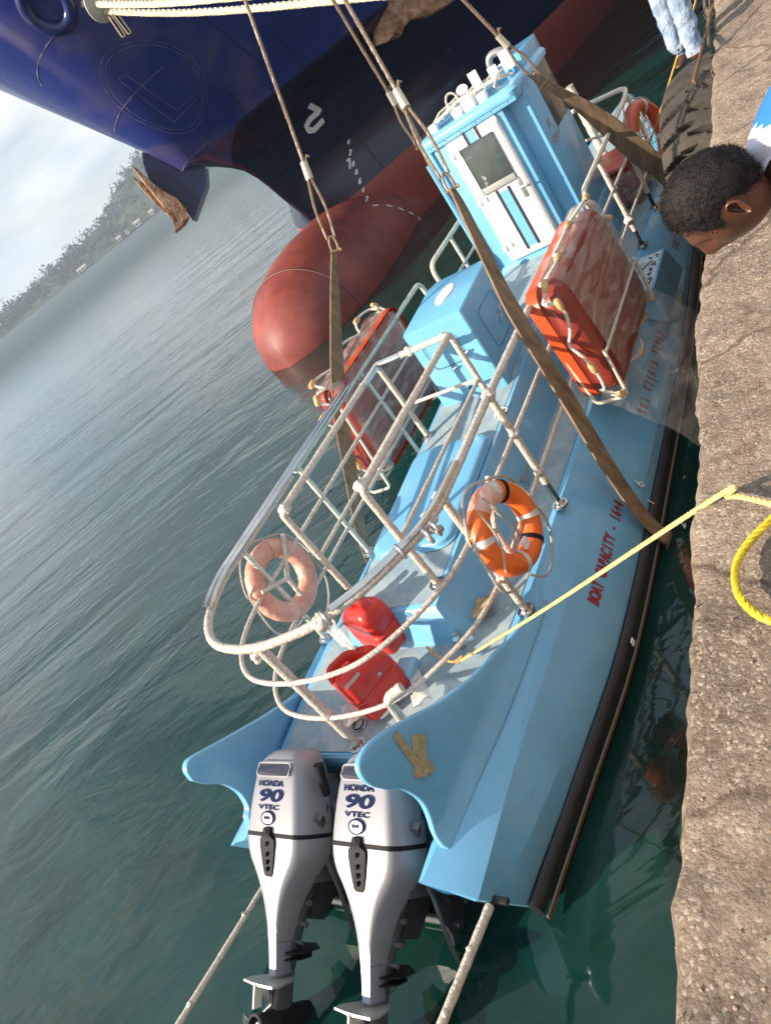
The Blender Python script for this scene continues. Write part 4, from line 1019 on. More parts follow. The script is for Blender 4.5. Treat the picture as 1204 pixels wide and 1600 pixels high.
# port small loops forward of the float
# inner frame over the hatch
fx0, fx1, fy0, fy1, fz = XC-.385, XC+.385, 3.08, 4.88, 1.97
pipe('hatch_frame', [Vector((fx0, fy0, tz(3.1))), Vector((fx0, fy0, fz)), Vector((fx0, fy1, fz)), Vector((fx1, fy1, fz)), Vector((fx1, fy0, fz)), Vector((fx1+.0, fy0, tz(3.1)))], .034, M_wrap, .07, fil=.05)
for x in (fx0, fx1): pipe('frame_leg', [Vector((x, fy1, tz(fy1))), Vector((x, fy1, fz))], .031)
pipe('frame_mid_rail', [Vector((fx0, fy0+.02, 1.52)), Vector((fx0, fy1, 1.52)), Vector((fx1, fy1, 1.52)), Vector((fx1, fy0+.02, 1.52))], .021, M_wrap, .07)
for x in (fx0, fx1):
    for y in (fy0, fy1): flange(Vector((x, y, tz(y)+.006)), boat)
knot(Vector((fx0+.02, fy0+.03, fz)), .055); knot(Vector((fx1-.02, fy0+.04, fz)), .055); knot(Vector((XC-.02, fy1, fz)), .05); knot(Vector((fx1-.05, fy1, fz)), .045)
bm = new_bm()
tube(bm, [Vector((XC-.12+.0, fy1, fz)), Vector((fx0+.04, fy1, fz))], .036, 10); tube(bm, [Vector((fx0, fy1-.02, fz)), Vector((fx0, fy1-.3, fz))], .036, 10); obj('bare_steel_pipe', bm, M_chrome, boat)
# bent wrapped hook near the stern and bow bitt
q0 = at(632, 1130, z=.80); q1 = at(603, 1092, z=1.12); q2 = at(627, 1074, z=1.14)
pipe('wrapped_davit', [q0, q1, q2], .040, M_wrap2, .12, fil=.08)
bb = at(930, 215, y=11.2); pipe('bow_bitt', [Vector((bb.x, 11.2, .85)), Vector((bb.x-.02, 11.2, at(915, 118, y=11.2).z))], .07, M_wrap2, .1)
# transom guard pipes running aft
G1a, G1b = at(765, 1416, x=-2.52), at(676, 1634, x=-2.52)
G2a, G2b = at(405, 1398, x=-4.66), at(255, 1640, x=-4.66)
G2a = G2a+(G2a-G2b)*.3
pipe('stern_guard', [G1a, G1b], .031, M_wrap, .06); pipe('stern_guard', [G2a, G2b], .030, M_wrap, .06)
for a, b in ((G1a, G1b), (G2a, G2b)):
    knot(a.lerp(b, .35)+Vector((0, 0, .015)), .024); knot(a.lerp(b, .8)+Vector((0.01, 0, .02)), .022)
bm = new_bm(); box(bm, G1a-Vector((.05, -.02, .03)), G1a+Vector((.09, .06, .0)), .006); obj('guard_bracket', bm, M_dark, boat)

# ------------------------------------------------------------------ outboard motors
M_silver = mat('silver_cowl', (.25, .25, .275), .42, metal=.15, var=.05, vscale=2, coat=.2, rvar=.03)
M_dsilver = mat('dark_silver', (.14, .15, .16), .35, metal=.5, coat=.3, var=.1)
M_blackp = mat('black_plastic', (.010, .010, .013), .6, var=.2, spec=.15)
M_navyt = mat('navy_lettering', (.010, .016, .06), .8, spec=.08)
E_AX = Vector((0, -.85, -.527)).normalized(); E_N = Vector((0, -.527, .85)).normalized(); E_W = Vector((1, 0, 0))
SEC = [(-.515, .11, -.13, .12), (-.50, .145, -.09, .17), (-.475, .172, -.055, .21), (-.44, .190, -.028, .24), (-.38, .210, -.010, .27), (-.30, .226, 0, .28), (-.15, .245, .008, .30), (0, .256, .010, .31),
       (.08, .250, .006, .31), (.15, .226, -.001, .30), (.22, .180, -.008, .27), (.30, .132, -.016, .24), (.38, .096, -.026, .20), (.50, .062, -.040, .16), (.60, .048, -.050, .14), (.70, .042, -.058, .13), (.80, .040, -.062, .12)]
def e_pt(o, w, s, n): return o+E_W*w+E_AX*s+E_N*n
def e_ring(o, s, grow=0., nseg=44):
    hw = smooth_tab([(a, b) for a, b, c, d in SEC], s)+grow; n0 = smooth_tab([(a, c) for a, b, c, d in SEC], s)+grow; dp = smooth_tab([(a, d) for a, b, c, d in SEC], s)+2*grow
    r = []
    c = min(.05, hw*.28)
    half = [(0, 0), (.35*hw, 0), (.7*hw, -.001), (hw-c*.95, -.004), (hw-c*.75, -.009), (hw-c*.45, -.024), (hw-c*.15, -.05), (hw, -.09), (hw*1.01, -.5*dp), (hw*.99, -.8*dp), (hw*.90, -dp), (hw*.5, -dp*1.04)]
    half = [(x, max(y, -dp*1.05)) for x, y in half]
    for x, y in half+[(0, -dp*1.05)]+[(-x, y) for x, y in reversed(half[1:])]: r.append(e_pt(o, x, s, n0+y))
    return r
def outboard(x):
    o = Vector((x, 1.34, .83)); root = bpy.data.objects.new('outboard_motor', None); scene.collection.objects.link(root); root.location = o; root.parent = boat; root.matrix_parent_inverse = world_of(boat).inverted()
    ss = [-.515, -.505, -.495, -.48, -.46, -.44, -.41, -.38, -.34, -.30, -.22, -.15, -.07, -.012]
    bm = new_bm(); loft(bm, [e_ring(o, s) for s in ss], cap1=False); obj('cowling', bm, M_silver, root, angle=50)
    bm = new_bm(); loft(bm, [e_ring(o, s, g) for s, g in ((-.016, -.004), (-.012, .003), (.010, .003), (.014, -.004))], cap0=False, cap1=False); obj('cowl_seam', bm, M_blackp, root)
    bm = new_bm(); loft(bm, [e_ring(o, s) for s in (.012, .06, .1, .15, .2, .25, .3, .35, .4, .45, .5, .55, .6)]); obj('lower_cowling', bm, M_silver, root, angle=50)
    bm = new_bm(); loft(bm, [e_ring(o, s, -.001) for s in (.603, .65, .7, .75, .78)]); obj('leg_cover', bm, mat('lavender_silver', (.33, .34, .42), .3, metal=.4), root)
    # recessed grab handle
    bm = new_bm(); pts = [e_pt(o, a, -.385+b, .004-.018*(b < 0)) for a, b in rrect(.148, .034, .022)]
    vs = [bm.verts.new(p) for p in pts]; bm.faces.new(vs); r = bmesh.ops.extrude_face_region(bm, geom=bm.faces[:]); bmesh.ops.translate(bm, vec=E_N*.006, verts=[v for v in r['geom'] if isinstance(v, bmesh.types.BMVert)])
    obj('grab_recess', bm, mat('recess_grey', (.035, .04, .06), .5, spec=.2), root, smooth=False)
    bm = new_bm(); polyline_strip(bm, [e_pt(o, a, -.385+b*1.06, .008-.012*(b < 0)) for a, b in rrect(.155, .039, .026)], .009, E_N, .006, True); obj('grab_rim', bm, M_silver, root, smooth=False)
    up = -E_AX
    def nz_(s): return smooth_tab([(a, c) for a, b, c, d in SEC], s)+.006
    text('lettering', 'HONDA', .046, M_navyt, e_pt(o, -.02, -.300, nz_(-.3)), E_W, up, root, sx=1.35, bold=.0016, extrude=.0004)
    text('lettering', '90', .098, M_navyt, e_pt(o, -.02, -.226, nz_(-.22)), E_W, up, root, sx=2.3, bold=.003, shear=.15, extrude=.0004)
    text('lettering', 'VTEC', .038, M_navyt, e_pt(o, -.02, -.160, nz_(-.16)), E_W, up, root, sx=2.1, bold=.001, extrude=.0004)
    bm = new_bm(); c = e_pt(o, -.02, -.098, nz_(-.1))
    loft(bm, [[c+E_N*h_+E_W*math.cos(a)*.064*k_+E_AX*math.sin(a)*.042*k_ for a in [2*math.pi*j/30 for j in range(30)]] for h_, k_ in ((0, 1), (.003, 1), (.004, .96))]); obj('badge', bm, M_navyt, root)
    bm = new_bm(); loft(bm, [[c+E_N*h_+E_W*math.cos(a)*.051*k_+E_AX*math.sin(a)*.033*k_ for a in [2*math.pi*j/30 for j in range(30)]] for h_, k_ in ((.004, 1), (.006, 1), (.007, .9))]); obj('badge_face', bm, mat('badge_silver', (.55, .55, .55), .3, metal=.6, var=.5, vscale=60), root)
    text('lettering', '***', .045, M_navyt, c+E_N*.008+E_AX*.008, E_W, up, root, bold=.001)
    bm = new_bm(); loft(bm, [[e_pt(o, a, s, b) for a, b in ((-.16, -.24), (.16, -.24), (.15, -.60), (-.15, -.60))] for s in (-.36, .28)]); obj('power_head', bm, M_dsilver, root, angle=30)
    # latch
    bm = new_bm()
    rings = []
    for s, w, h in ((-.045, .026, .012), (-.04, .034, .020), (.0, .038, .026), (.025, .075, .014), (.06, .078, .012), (.16, .060, .010), (.225, .042, .008), (.238, .030, .003)):
        n0 = nz_(s)-.012; rings.append([e_pt(o, -.01+a, s, n0+b) for a, b in ((-w, 0), (-w*.85, h+.006), (w*.85, h+.006), (w, 0))])
    loft(bm, rings)
    for s, w in ((-.02, .012), (.05, .03), (.11, .02), (.155, .022), (.195, .018)):
        r_ = .016; cyl(bm, e_pt(o, -.01, s, nz_(s)-.01), e_pt(o, -.01, s, nz_(s)+.022), r_, r_*.7, seg=12)
    obj('latch', bm, M_blackp, root, angle=30)
    # mid section, plates, gear case
    bm = new_bm(); rings = []
    for s, hw, n0, dp in ((.30, .08, -.12, .28), (.5, .055, -.10, .22), (.66, .042, -.085, .18), (.80, .036, -.075, .16), (.95, .032, -.07, .16), (1.06, .028, -.07, .16)):
        rings.append([e_pt(o, math.cos(a)*hw, s, n0-dp/2+math.sin(a)*dp/2) for a in [2*math.pi*j/20 for j in range(20)]])
    loft(bm, rings); obj('mid_section', bm, M_dsilver, root)
    bm = new_bm()
    for s, wa, n1, n2 in ((.66, .13, -.40, -.12), (.70, .10, -.36, -.12)):
        pts = [(-wa*.5, n2), (-wa, n2-.08), (-wa*.8, n1+.05), (0, n1-.02), (wa*.8, n1+.05), (wa, n2-.08), (wa*.5, n2)]
        loft(bm, [[e_pt(o, a, s+d, b) for a, b in pts] for d in (0, .008)])
    obj('splash_plate', bm, M_blackp, root, smooth=False)
    bm = new_bm(); pts = [(-.03, .06), (-.13, .045), (-.14, -.02), (-.10, -.14), (-.03, -.22), (.03, -.22), (.10, -.14), (.14, -.02), (.13, .045), (.03, .06)]
    loft(bm, [[e_pt(o, a, .80+d, b) for a, b in pts] for d in (0, .012)]); box(bm, (-.006, 0, 0), (.006, .035, .14), mw=Matrix((E_W, E_N, E_AX)).transposed().to_4x4() if False else Matrix.Identity(4)) if False else None
    obj('cavitation_plate', bm, mat('plate_silver', (.50, .49, .46), .35, metal=.5), root, smooth=False)
    bm = new_bm()
    loft(bm, [[e_pt(o, a, s, b) for a, b in ((-.006, .07), (.006, .07), (.006, .01), (-.006, .01))] for s in (.81, .93)])
    obj('trim_tab', bm, mat('anode_pale', (.6, .6, .56), .5), root, smooth=False)
    bm = new_bm(); rings = []
    for n_, r in ((-.46, .01), (-.42, .040), (-.34, .058), (-.2, .062), (-.10, .060)):
        rings.append([e_pt(o, math.cos(a)*r, 1.02+math.sin(a)*r, n_) for a in [2*math.pi*j/20 for j in range(20)]])
    loft(bm, rings)
    loft(bm, [[e_pt(o, a, s, b) for a, b in ((-.012, -.08-k), (.012, -.08-k), (.012, -.30), (-.012, -.30))] for s, k in ((1.05, 0), (1.25, .12))])
    obj('gear_case', bm, M_blackp, root)
    bm = new_bm(); hc = 1.02
    rings = [[e_pt(o, math.cos(a)*r, hc+math.sin(a)*r, n_) for a in [2*math.pi*j/24 for j in range(24)]] for n_, r in ((-.10, .062), (-.05, .066), (.05, .064), (.055, .05), (.0, .042), (.0, .02), (.03, .018), (.03, .001))]
    loft(bm, rings)
    for k in range(3):
        a0 = R_(35+120*k); g = []
        for i in range(9):
            t = i/8; a = a0-.62+1.24*t; row = []
            for j in range(6):
                q = j/5; rr = .06+(.195-.06)*q*(1-abs(2*t-1)**3*.35); aa = a0+(a-a0)*(.55+.55*q); row.append(e_pt(o, math.cos(aa)*rr, hc+math.sin(aa)*rr, -.025+.05*(t-.5)*2*(1-.3*q)))
            g.append([bm.verts.new(p) for p in row])
        for i in range(8):
            for j in range(5): bm.faces.new((g[i][j], g[i+1][j], g[i+1][j+1], g[i][j+1]))
    pr = obj('propeller', bm, mat('prop_black', (.02, .02, .022), .3, var=.3, vscale=12, coat=.3), root, angle=40)
    sm = pr.modifiers.new('t', 'SOLIDIFY'); sm.thickness = .006
    # clamp bracket, swivel and tilt gear on the starboard side
    bm = new_bm()
    for w in (-.16, .16):
        pts = [(.02, -.60), (.10, -.66), (.42, -.74), (.62, -.72), (.66, -.66), (.50, -.60), (.40, -.48), (.28, -.44), (.12, -.46)]
        loft(bm, [[e_pt(o, w+d, s, n) for s, n in pts] for d in (-.012, .012)])
    for s, n, r in ((.12, -.52, .03), (.30, -.56, .035), (.45, -.64, .028), (.58, -.68, .02)): cyl(bm, e_pt(o, -.21, s, n), e_pt(o, .21, s, n), r, seg=14)
    loft(bm, [[e_pt(o, w, s, n) for s, n in ((.10, -.36), (.50, -.30), (.52, -.42), (.30, -.56), (.10, -.54))] for w in (-.07, .07)])
    obj('clamp_bracket', bm, mat('bracket_dark', (.045, .05, .055), .38, metal=.4, var=.3, vscale=15), root, angle=25)
    bm = new_bm(); box(bm, o+Vector((-.22, .30, -.62)), o+Vector((.24, .52, -.34)), .02); obj('mount_plate', bm, M_blackp, root)
    bm = new_bm(); tube(bm, catmull([e_pt(o, .17, .12, -.30), e_pt(o, .24, .30, -.36), e_pt(o, .25, .50, -.46), e_pt(o, .22, .66, -.62)], 6), .012, 8, prof=(.006, .03)); obj('bracket_arm', bm, M_grey, root)
    mb_ = mat('bolt_steel', (.3, .3, .3), .3, metal=.8)
    for k, (w, s, n) in enumerate(((.08, .40, -.25), (.07, .52, -.24), (.06, .62, -.22))): bm = new_bm(); cyl(bm, e_pt(o, w-.02, s, n), e_pt(o, w+.03, s, n), .018-.002*k, seg=12); obj('pivot_bolt', bm, mb_, root)
    bm = new_bm()
    for k in range(3): tube(bm, catmull([e_pt(o, .15+.02*k, -.38+.03*k, -.40), e_pt(o, .27, -.42+.05*k, -.55), Vector((x+.3, 1.85, .62-.03*k)), Vector((x+.25, 2.0, .60))], 8), .013, 8)
    obj('hose', bm, M_blackp, root)
    bm = new_bm(); loft(bm, [[e_pt(o, w, s, n) for s, n in ((-.20, -.56), (.30, -.50), (.34, -.62), (-.1, -.72))] for w in (-.2, .22)]); obj('engine_base', bm, M_dark, root, angle=30)
    bm = new_bm(); tube(bm, [e_pt(o, .30, -.42, -.10), e_pt(o, .28, -.24, -.20)], lambda t: .034-.010*t, 14); obj('vent_pipe', bm, M_blackp, root)
    text('lettering', 'H', .07, M_navyt, e_pt(o, .246, -.16, -.26), E_AX.cross(E_W) if False else -E_N, up, root)
    return root
e1 = outboard(-3.97); e2 = outboard(-3.20)
M_brk = mat('bracket_grey', (.13, .14, .15), .35, metal=.5, coat=.3); M_brk2 = mat('bracket_black', (.02, .022, .025), .45, var=.4, vscale=25)
for root, dx in ((e2, 0), (e1, -.77)):
    for nm, pix, y0, th, m_ in (('bracket_arm', [(640, 1296), (652, 1298), (658, 1345), (656, 1383), (669, 1408), (694, 1438), (688, 1452), (662, 1434), (641, 1403), (634, 1360)], 1.48, .05, M_brk),
                           ('clamp_plate', [(655, 1368), (697, 1388), (701, 1410), (691, 1442), (672, 1432), (654, 1405)], 1.56, .03, M_brk2), ('trim_bracket', [(601, 1396), (622, 1404), (641, 1424), (637, 1440), (627, 1432), (620, 1434), (606, 1424), (594, 1420)], 1.46, .04, M_brk2)):
        bm = new_bm(); off = Vector((dx, 0, 0)); ra = [at(u, v, y=y0)+off for u, v in pix]
        cen = sum(ra, Vector())/len(ra); loft(bm, [[p+Vector((0, y_, 0)) if k == 1 else cen+(p-cen)*k+Vector((0, y_, 0)) for p in ra] for k, y_ in ((.93, 0), (1, .006), (1, th-.006), (.93, th))]); obj(nm, bm, m_, root, angle=30)
    for (u, v) in ((668, 1384), (690, 1398), (684, 1415), (618, 1416)):
        bm = new_bm(); p = at(u, v, y=1.545 if u > 640 else 1.45)+Vector((dx, 0, 0)); cyl(bm, p, p+Vector((0, .02, 0)), .009, seg=10); obj('bracket_bolt', bm, M_chrome, root)
# steering bar and hoses between the motors
bm = new_bm(); tube(bm, [Vector((-4.15, 1.72, .52)), Vector((-3.0, 1.72, .52))], .02, 10); obj('tie_bar', bm, M_chrome, boat)

# ------------------------------------------------------------------ lifebuoys
def buoy_mat(name, c, wrap):
    return mat(name, c, .35 if wrap else .42, var=.12, vscale=6, bump=.5 if wrap else .1, bscale=30, bdist=.01, coat=.3)
M_org = buoy_mat('orange_buoy', (.80, .14, .012), 0); M_orgw = mat('wrapped_buoy', (.62, .25, .16), .38, var=.12, vscale=7, bump=.7, bscale=13, bdist=.03, col2=(.68, .38, .30), coat=.3); M_orgd = buoy_mat('red_orange_buoy', (.50, .075, .03), 0)
M_refl = mat('reflective_tape', (.62, .60, .56), .35, var=.15, vscale=30); M_cord = rope_mat('grey_cord', (.50, .46, .40), 70); M_wcord = rope_mat('white_cord', (.72, .68, .60), 50)
def lifebuoy(c, nrm, label, m, R=.295, r=.080, upv=(0, 0, 1), wrapped=False, group='lifebuoys tied to the boat railings'):
    t = thing('lifebuoy', label, 'lifebuoy', c, group); n = Vector(nrm).normalized(); u = Vector(upv); u = (u-n*u.dot(n)).normalized(); w = n.cross(u)
    bm = new_bm(); torus(bm, c, n, R, r, 64, 18, up=u, sq=1.05, jit=.03 if wrapped else .004); obj('ring', bm, m, t, angle=80)
    for k in range(4):
        a0 = R_(45+90*k+20); bm = new_bm(); rings = []
        for i in range(6):
            a = a0-.085+.17*i/5; d = u*math.cos(a)+w*math.sin(a); rings.append([c+d*R+d*math.cos(2*math.pi*j/18)*(r+.003)*1.05+n*math.sin(2*math.pi*j/18)*(r+.003) for j in range(18)])
        loft(bm, rings, cap0=False, cap1=False); obj('reflective_band', bm, M_refl if not wrapped else M_orgw, t)
    bm = new_bm()
    for k in range(4):
        a0 = R_(45+90*k+20); pts = []
        for i in range(13):
            q = i/12; a = a0+q*math.pi/2; d = u*math.cos(a)+w*math.sin(a); pts.append(c+d*(R+r+.02+.10*math.sin(math.pi*q)*(.5+.5*(k % 2)))+n*(.03*math.sin(7*q+k))-Vector((0, 0, .06))*math.sin(math.pi*q))
        tube(bm, catmull(pts, 3), .009, 6)
    obj('grab_line', bm, M_cord, t); return t, u, w, n
cS = at(790, 825, x=RS+.09)
t, u_, w_, n_ = lifebuoy(cS, (1, -.12, .15), 'bright orange lifebuoy with grey bands tied outside the near railing', M_org, R=.238, r=.070)
bm = new_bm()
for (a, b) in (((752, 778), (812, 838)), ((768, 792), (806, 862)), ((748, 800), (790, 895))):
    A, B = at(a[0], a[1], x=RS+.17), at(b[0], b[1], x=RS+.15); tube(bm, catmull([A, A.lerp(B, .5)+Vector((.03, .02, -.03)), B], 8), .007, 6)
obj('lashing', bm, M_cord, t)
bm = new_bm(); a_ = R_(120)
for ang_, c_w in ((R_(205), .04), (R_(-45), .04)):
    d = u_*math.cos(ang_)+w_*math.sin(ang_); tt = d.cross(n_); p = cS+d*.238
    rings = [[p+tt*o+d*math.cos(q)*.078+n_*math.sin(q)*.075 for q in [2*math.pi*j/16 for j in range(16)]] for o in (-.016, .016)]
    loft(bm, rings, cap0=False, cap1=False)
obj('strap_band', bm, M_blackp, t)
bm = new_bm(); p = at(820, 848, x=RS+.17); box(bm, p-Vector((.01, .03, .03)), p+Vector((.012, .03, .03))); obj('paper_label', bm, M_white, t)
# plastic scraps left on top of it
bm = new_bm(); rings = []
for i in range(13):
    a = R_(-12+55*i/12); d = u_*math.cos(a)-w_*math.sin(a)*-1 if False else u_*math.cos(a-.35)+w_*math.sin(a-.35); rings.append([cS+d*.238+d*math.cos(q)*(.078+.006*noise.noise(Vector((q*2, i*.8, 0))))+n_*math.sin(q)*(.077+.006*noise.noise(Vector((q*2, i*.8, 4)))) for q in [2*math.pi*j/16 for j in range(16)]])
loft(bm, rings, cap0=False, cap1=False); obj('torn_wrap', bm, M_film2, t, angle=80)
cP = at(441, 905, x=RP-.04)
lifebuoy(cP, (1, 0, .1), 'salmon lifebuoy shrouded in cloudy wrap on the water side railing', M_orgw, R=.255, r=.076, wrapped=True)
cB = at(1013, 213, x=RS+.04)
t, u_, w_, n_ = lifebuoy(cB, (1, -.2, .1), 'dark orange lifebuoy hanging on the bow railing beside the tyre', M_orgd, R=.34, r=.085)
bm = new_bm(); 
for a, b in (((1000, 175), (1012, 240)), ((1008, 180), (1013, 205)), ((1000, 213), (1014, 208)), ((1003, 222), (1016, 212))):
    A, B = at(a[0], a[1], x=RS+.13), at(b[0], b[1], x=RS+.13); tube(bm, [A, A.lerp(B, .5)+Vector((.02, 0, -.02)), B], .011, 6)
obj('lashing', bm, M_wcord, t)
# Y brackets that carry the two stern lifebuoys
for (c, m_, x_) in ((cS, M_wrap, RS+.01), (cP, M_wrap2, RP+.02)):
    bm = new_bm(); cc = Vector((x_, c.y, c.z))
    for d in ((.0, .26, .24), (.0, -.02, -.27), (.0, -.26, .13)): tube(bm, resample([cc, cc+Vector(d)], .04), .019, 8, jit=.08)
    obj('buoy_bracket', bm, m_, boat)

# ------------------------------------------------------------------ life floats strapped outside the railings
M_float = mat('float_red', (.24, .030, .020), .42, var=.15, vscale=3, coat=.2); M_floath = mat('float_bright', (.58, .065, .012), .35)
M_toggle = mat('wooden_toggle', (.52, .33, .14), .6, var=.2, vscale=30)
def life_float(M, label, film_m):
    t = thing('life_float', label, 'life float', M.translation, 'life floats strapped outside the railings')
    L2, H2, T2 = .74, .52, .15
    bm = new_bm(); rings = []
    for tt, g in ((-T2, -.05), (-T2+.03, -.01), (-.05, 0), (-.03, -.022), (.03, -.022), (.05, 0), (T2-.03, -.01), (T2, -.05)):
        rings.append([M @ Vector((tt, a, b)) for a, b in rrect(L2+g, H2+g, .16, 8)])
    loft(bm, rings); obj('float_body', bm, M_float, t, angle=50)
    bm = new_bm(); rings = [[M @ Vector((tt, a, b)) for a, b in rrect(L2+.004, H2+.004, .16, 8)[8:28]] for tt in (-.15, -.052)]
    loft(bm, rings, closed_ring=False); obj('bright_side', bm, M_floath, t)
    bm = new_bm(); per = [Vector((0, a, b)) for a, b in resample2(rrect(L2+.03, H2+.03, .17, 8), .11)]
    n_ = len(per); pts = []
    for i, p in enumerate(per):
        q = (i % 5)/5; sag = math.sin(math.pi*q); nn = Vector((0, p.y/L2, p.z/H2)).normalized(); pts.append(M @ (p+Vector((T2*.9*sag*(1 if (i//5) % 2 else .6), 0, 0))+nn*.05*sag))
    twisted(bm, catmull(pts, 5, True), .014, .07, 3, .012); obj('grab_rope', bm, M_wcord, t)
    for k in range(0, n_, 5):
        p = pts[(k+2) % n_]; q = pts[(k+3) % n_]; b_ = new_bm(); d = (q-p).normalized(); tube(b_, [p-d*.05, p-d*.03, p+d*.03, p+d*.05], lambda s: .018+.012*math.sin(math.pi*s), 10); obj('toggle', b_, M_toggle, t)
    # wrapping film round the body, crumpled along the top
    bm = new_bm(); rings = []
    for i in range(34):
        y = -L2*.80+(L2*1.83)*i/33; row = []
        for j in range(26):
            a = 2*math.pi*j/26; x = math.copysign(abs(math.cos(a))**.45, math.cos(a))*(T2+.022); z = math.copysign(abs(math.sin(a))**.45, math.sin(a))*(H2+.025)
            k = 1+.10*noise.noise(Vector((y*3, x*8, z*3)))+.05*noise.noise(Vector((y*12, x*14, z*9))); row.append(M @ Vector((x*k, y, z*(1+.04*noise.noise(Vector((y*6, x*9, z)))))))
        rings.append(row)
    loft(bm, rings, cap0=False, cap1=False); obj('wrapping_film', bm, film_m, t, angle=80)
    return t
def resample2(pts, s): return [(p.x, p.y) for p in resample([Vector((a, b, 0)) for a, b in pts], s, True)]
def fm(c, tilt, yaw=0): return Matrix.Translation(c) @ Matrix.Rotation(R_(yaw), 4, 'Z') @ Matrix.Rotation(R_(tilt), 4, 'Y')
life_float(fm(Vector((RS+.17, 5.86, 1.36)), -4), 'red slab life float bundled in clear film hung towards the quay', M_film)
life_float(fm(Vector((RP-.18, 5.62, 1.42)), 6) @ Matrix.Rotation(math.pi, 4, 'Z'), 'red slab life float bundled in clear film hung over open water', M_film)
# white cradles holding the floats
for sg, x0, yc_, zc in ((1, RS, 6.0, 1.36), (-1, RP, 5.65, 1.42)):
    xo = x0+sg*.36
    for y in (yc_-.86, yc_+.60):
        pipe('float_cradle', [Vector((x0, y, 1.75)), Vector((x0+sg*.10, y-.02, .82)), Vector((xo, y, .80)), Vector((xo, y, 1.25))], .018, M_crm, .04, fil=.05)
    pipe('float_cradle', [Vector((xo, yc_-.86, 1.22)), Vector((xo, yc_+.60, 1.22))], .018, M_wrap, .05)
bm = new_bm(); pts = [at(u, v, x=RS+.62) for u, v in ((958, 462), (972, 520), (1010, 560), (1060, 600), (1082, 660))]
# blown sheet of clear plastic hanging from the float over the lettering
A_ = [Vector((RS+.30, y, .86)) for y in [5.25+.16*i for i in range(12)]]
rows = []
for i in range(26):
    q = i/25; row = []
    for j in range(30):
        s = j/29; y = 4.95+1.75*s-.25*q; x = RS+.22+.78*q**.9*(.75+.35*math.sin(s*2.2+.5)); z = .92-.62*q**1.2+.07*noise.noise(Vector((s*5, q*2.2, 0)))+.03*math.sin(s*26+q*5)*q
        row.append(Vector((x, y, z)))
    rows.append(row)
loft(bm, rows, closed_ring=False)
tag(obj('plastic_sheet', bm, film('thin_film', (.60, .56, .50), .14), angle=80), 'thin clear plastic sheet blown out from the life float over the dark water gap', 'plastic sheet')

# ------------------------------------------------------------------ red object and small gear on the foredeck
t = thing('foredeck_crate', 'red moulded crate in clear film standing on the foredeck ahead of the wheelhouse', 'crate', at(950, 235, y=9.45))
cc = at(948, 240, y=9.5); bm = new_bm(); box(bm, Vector((cc.x-.27, 9.2, .80)), Vector((cc.x+.22, 9.95, 1.22)), .05, 3); obj('crate_body', bm, M_float, t)
bm = new_bm(); box(bm, Vector((cc.x-.28, 9.19, 1.225)), Vector((cc.x+.23, 9.96, 1.29)), .03, 3); obj('lid', bm, mat('pale_red', (.55, .12, .08), .35, var=.2, vscale=6), t)
bm = new_bm(); box(bm, Vector((cc.x-.30, 9.16, .79)), Vector((cc.x+.26, 9.98, 1.18)), .06, 3)
bmesh.ops.subdivide_edges(bm, edges=bm.edges[:], cuts=2)
for v in bm.verts: v.co += Vector((1, 1, 0))*.02*noise.noise(v.co*9)
obj('crate_film', bm, M_film, t)

# ------------------------------------------------------------------ fuel cans
M_can = mat('can_red', (.56, .028, .020), .34, var=.1, vscale=5, coat=.15)
def fuel_can(c, yaw, label, caps, slot):
    t = thing('fuel_can', label, 'fuel can', c, 'red fuel cans on the stern deck'); M = Matrix.Translation(c) @ Matrix.Rotation(yaw, 4, 'Z')
    W, T, H = .19, .115, .46   # half width (x), half depth (y), height
    bm = new_bm(); rings = []
    for z, g in ((0, -.03), (.012, -.008), (.03, 0), (.185, .002), (.20, -.012), (.215, .002), (.36, 0), (.40, -.012), (.425, -.04)):
        pts = []
        for a, b in rrect(W+g, T+g, .055, 6):
            zz = z-(.10*max(0, (a-.02)/W) if z > .3 else 0)*(1 if z > .35 else .4); pts.append(M @ Vector((a, b, zz)))
        rings.append(pts)
    loft(bm, rings); obj('can_body', bm, M_can, t, angle=45)
    # handle bar over the high side
    bm = new_bm(); tube(bm, fillet([M @ Vector((-.16, 0, .40)), M @ Vector((-.15, 0, .475)), M @ Vector((.00, 0, .46)), M @ Vector((.06, 0, .36))], .04), .022, 10, prof=(.045, .017)); obj('handle', bm, M_can, t)
    if caps:
        for (x, y, r) in ((.12, -.05, .038), (.015, -.06, .030)):
            bm = new_bm(); b0 = M @ Vector((x, y, .36)); cyl(bm, b0, b0+Vector((0, 0, .10)), r, r*.92, seg=14); obj('cap', bm, M_blackp, t)
        bm = new_bm(); box(bm, (-.02, -T-.012, .22), (.10, -T+.004, .27), .012, mw=M); obj('level_window', bm, mat('pale_window', (.8, .45, .35), .3), t)
    if slot:
        bm = new_bm(); pts = [M @ Vector((-.10+a*1.0, -T-.004, .375+b)) for a, b in rrect(.065, .014, .012)]; bm.faces.new([bm.verts.new(p) for p in pts]); obj('grip_slot', bm, mat('slot_pale', (.45, .40, .38), .5), t, smooth=False)
        bm = new_bm(); c_ = M @ Vector((.05, -T-.002, .255)); n_ = (M.to_3x3() @ Vector((0, -1, 0))); cyl(bm, c_, c_+n_*.006, .014, seg=16); obj('stud', bm, M_chrome, t)
    bm = new_bm(); 
    for x0, x1, z in ((-.15, .15, .13), ): polyline_strip(bm, [M @ Vector((x0, -T-.001, z+.02)), M @ Vector((x1, -T-.001, z-.02))], .004, n_ if slot else Vector((0, -1, 0)), .002)
    bm.free()
    return t
b0, b1 = at(593, 1129, z=DZ+.06), at(643, 1068, z=DZ+.06); d = (b1-b0); yaw = math.atan2(d.y, d.x)
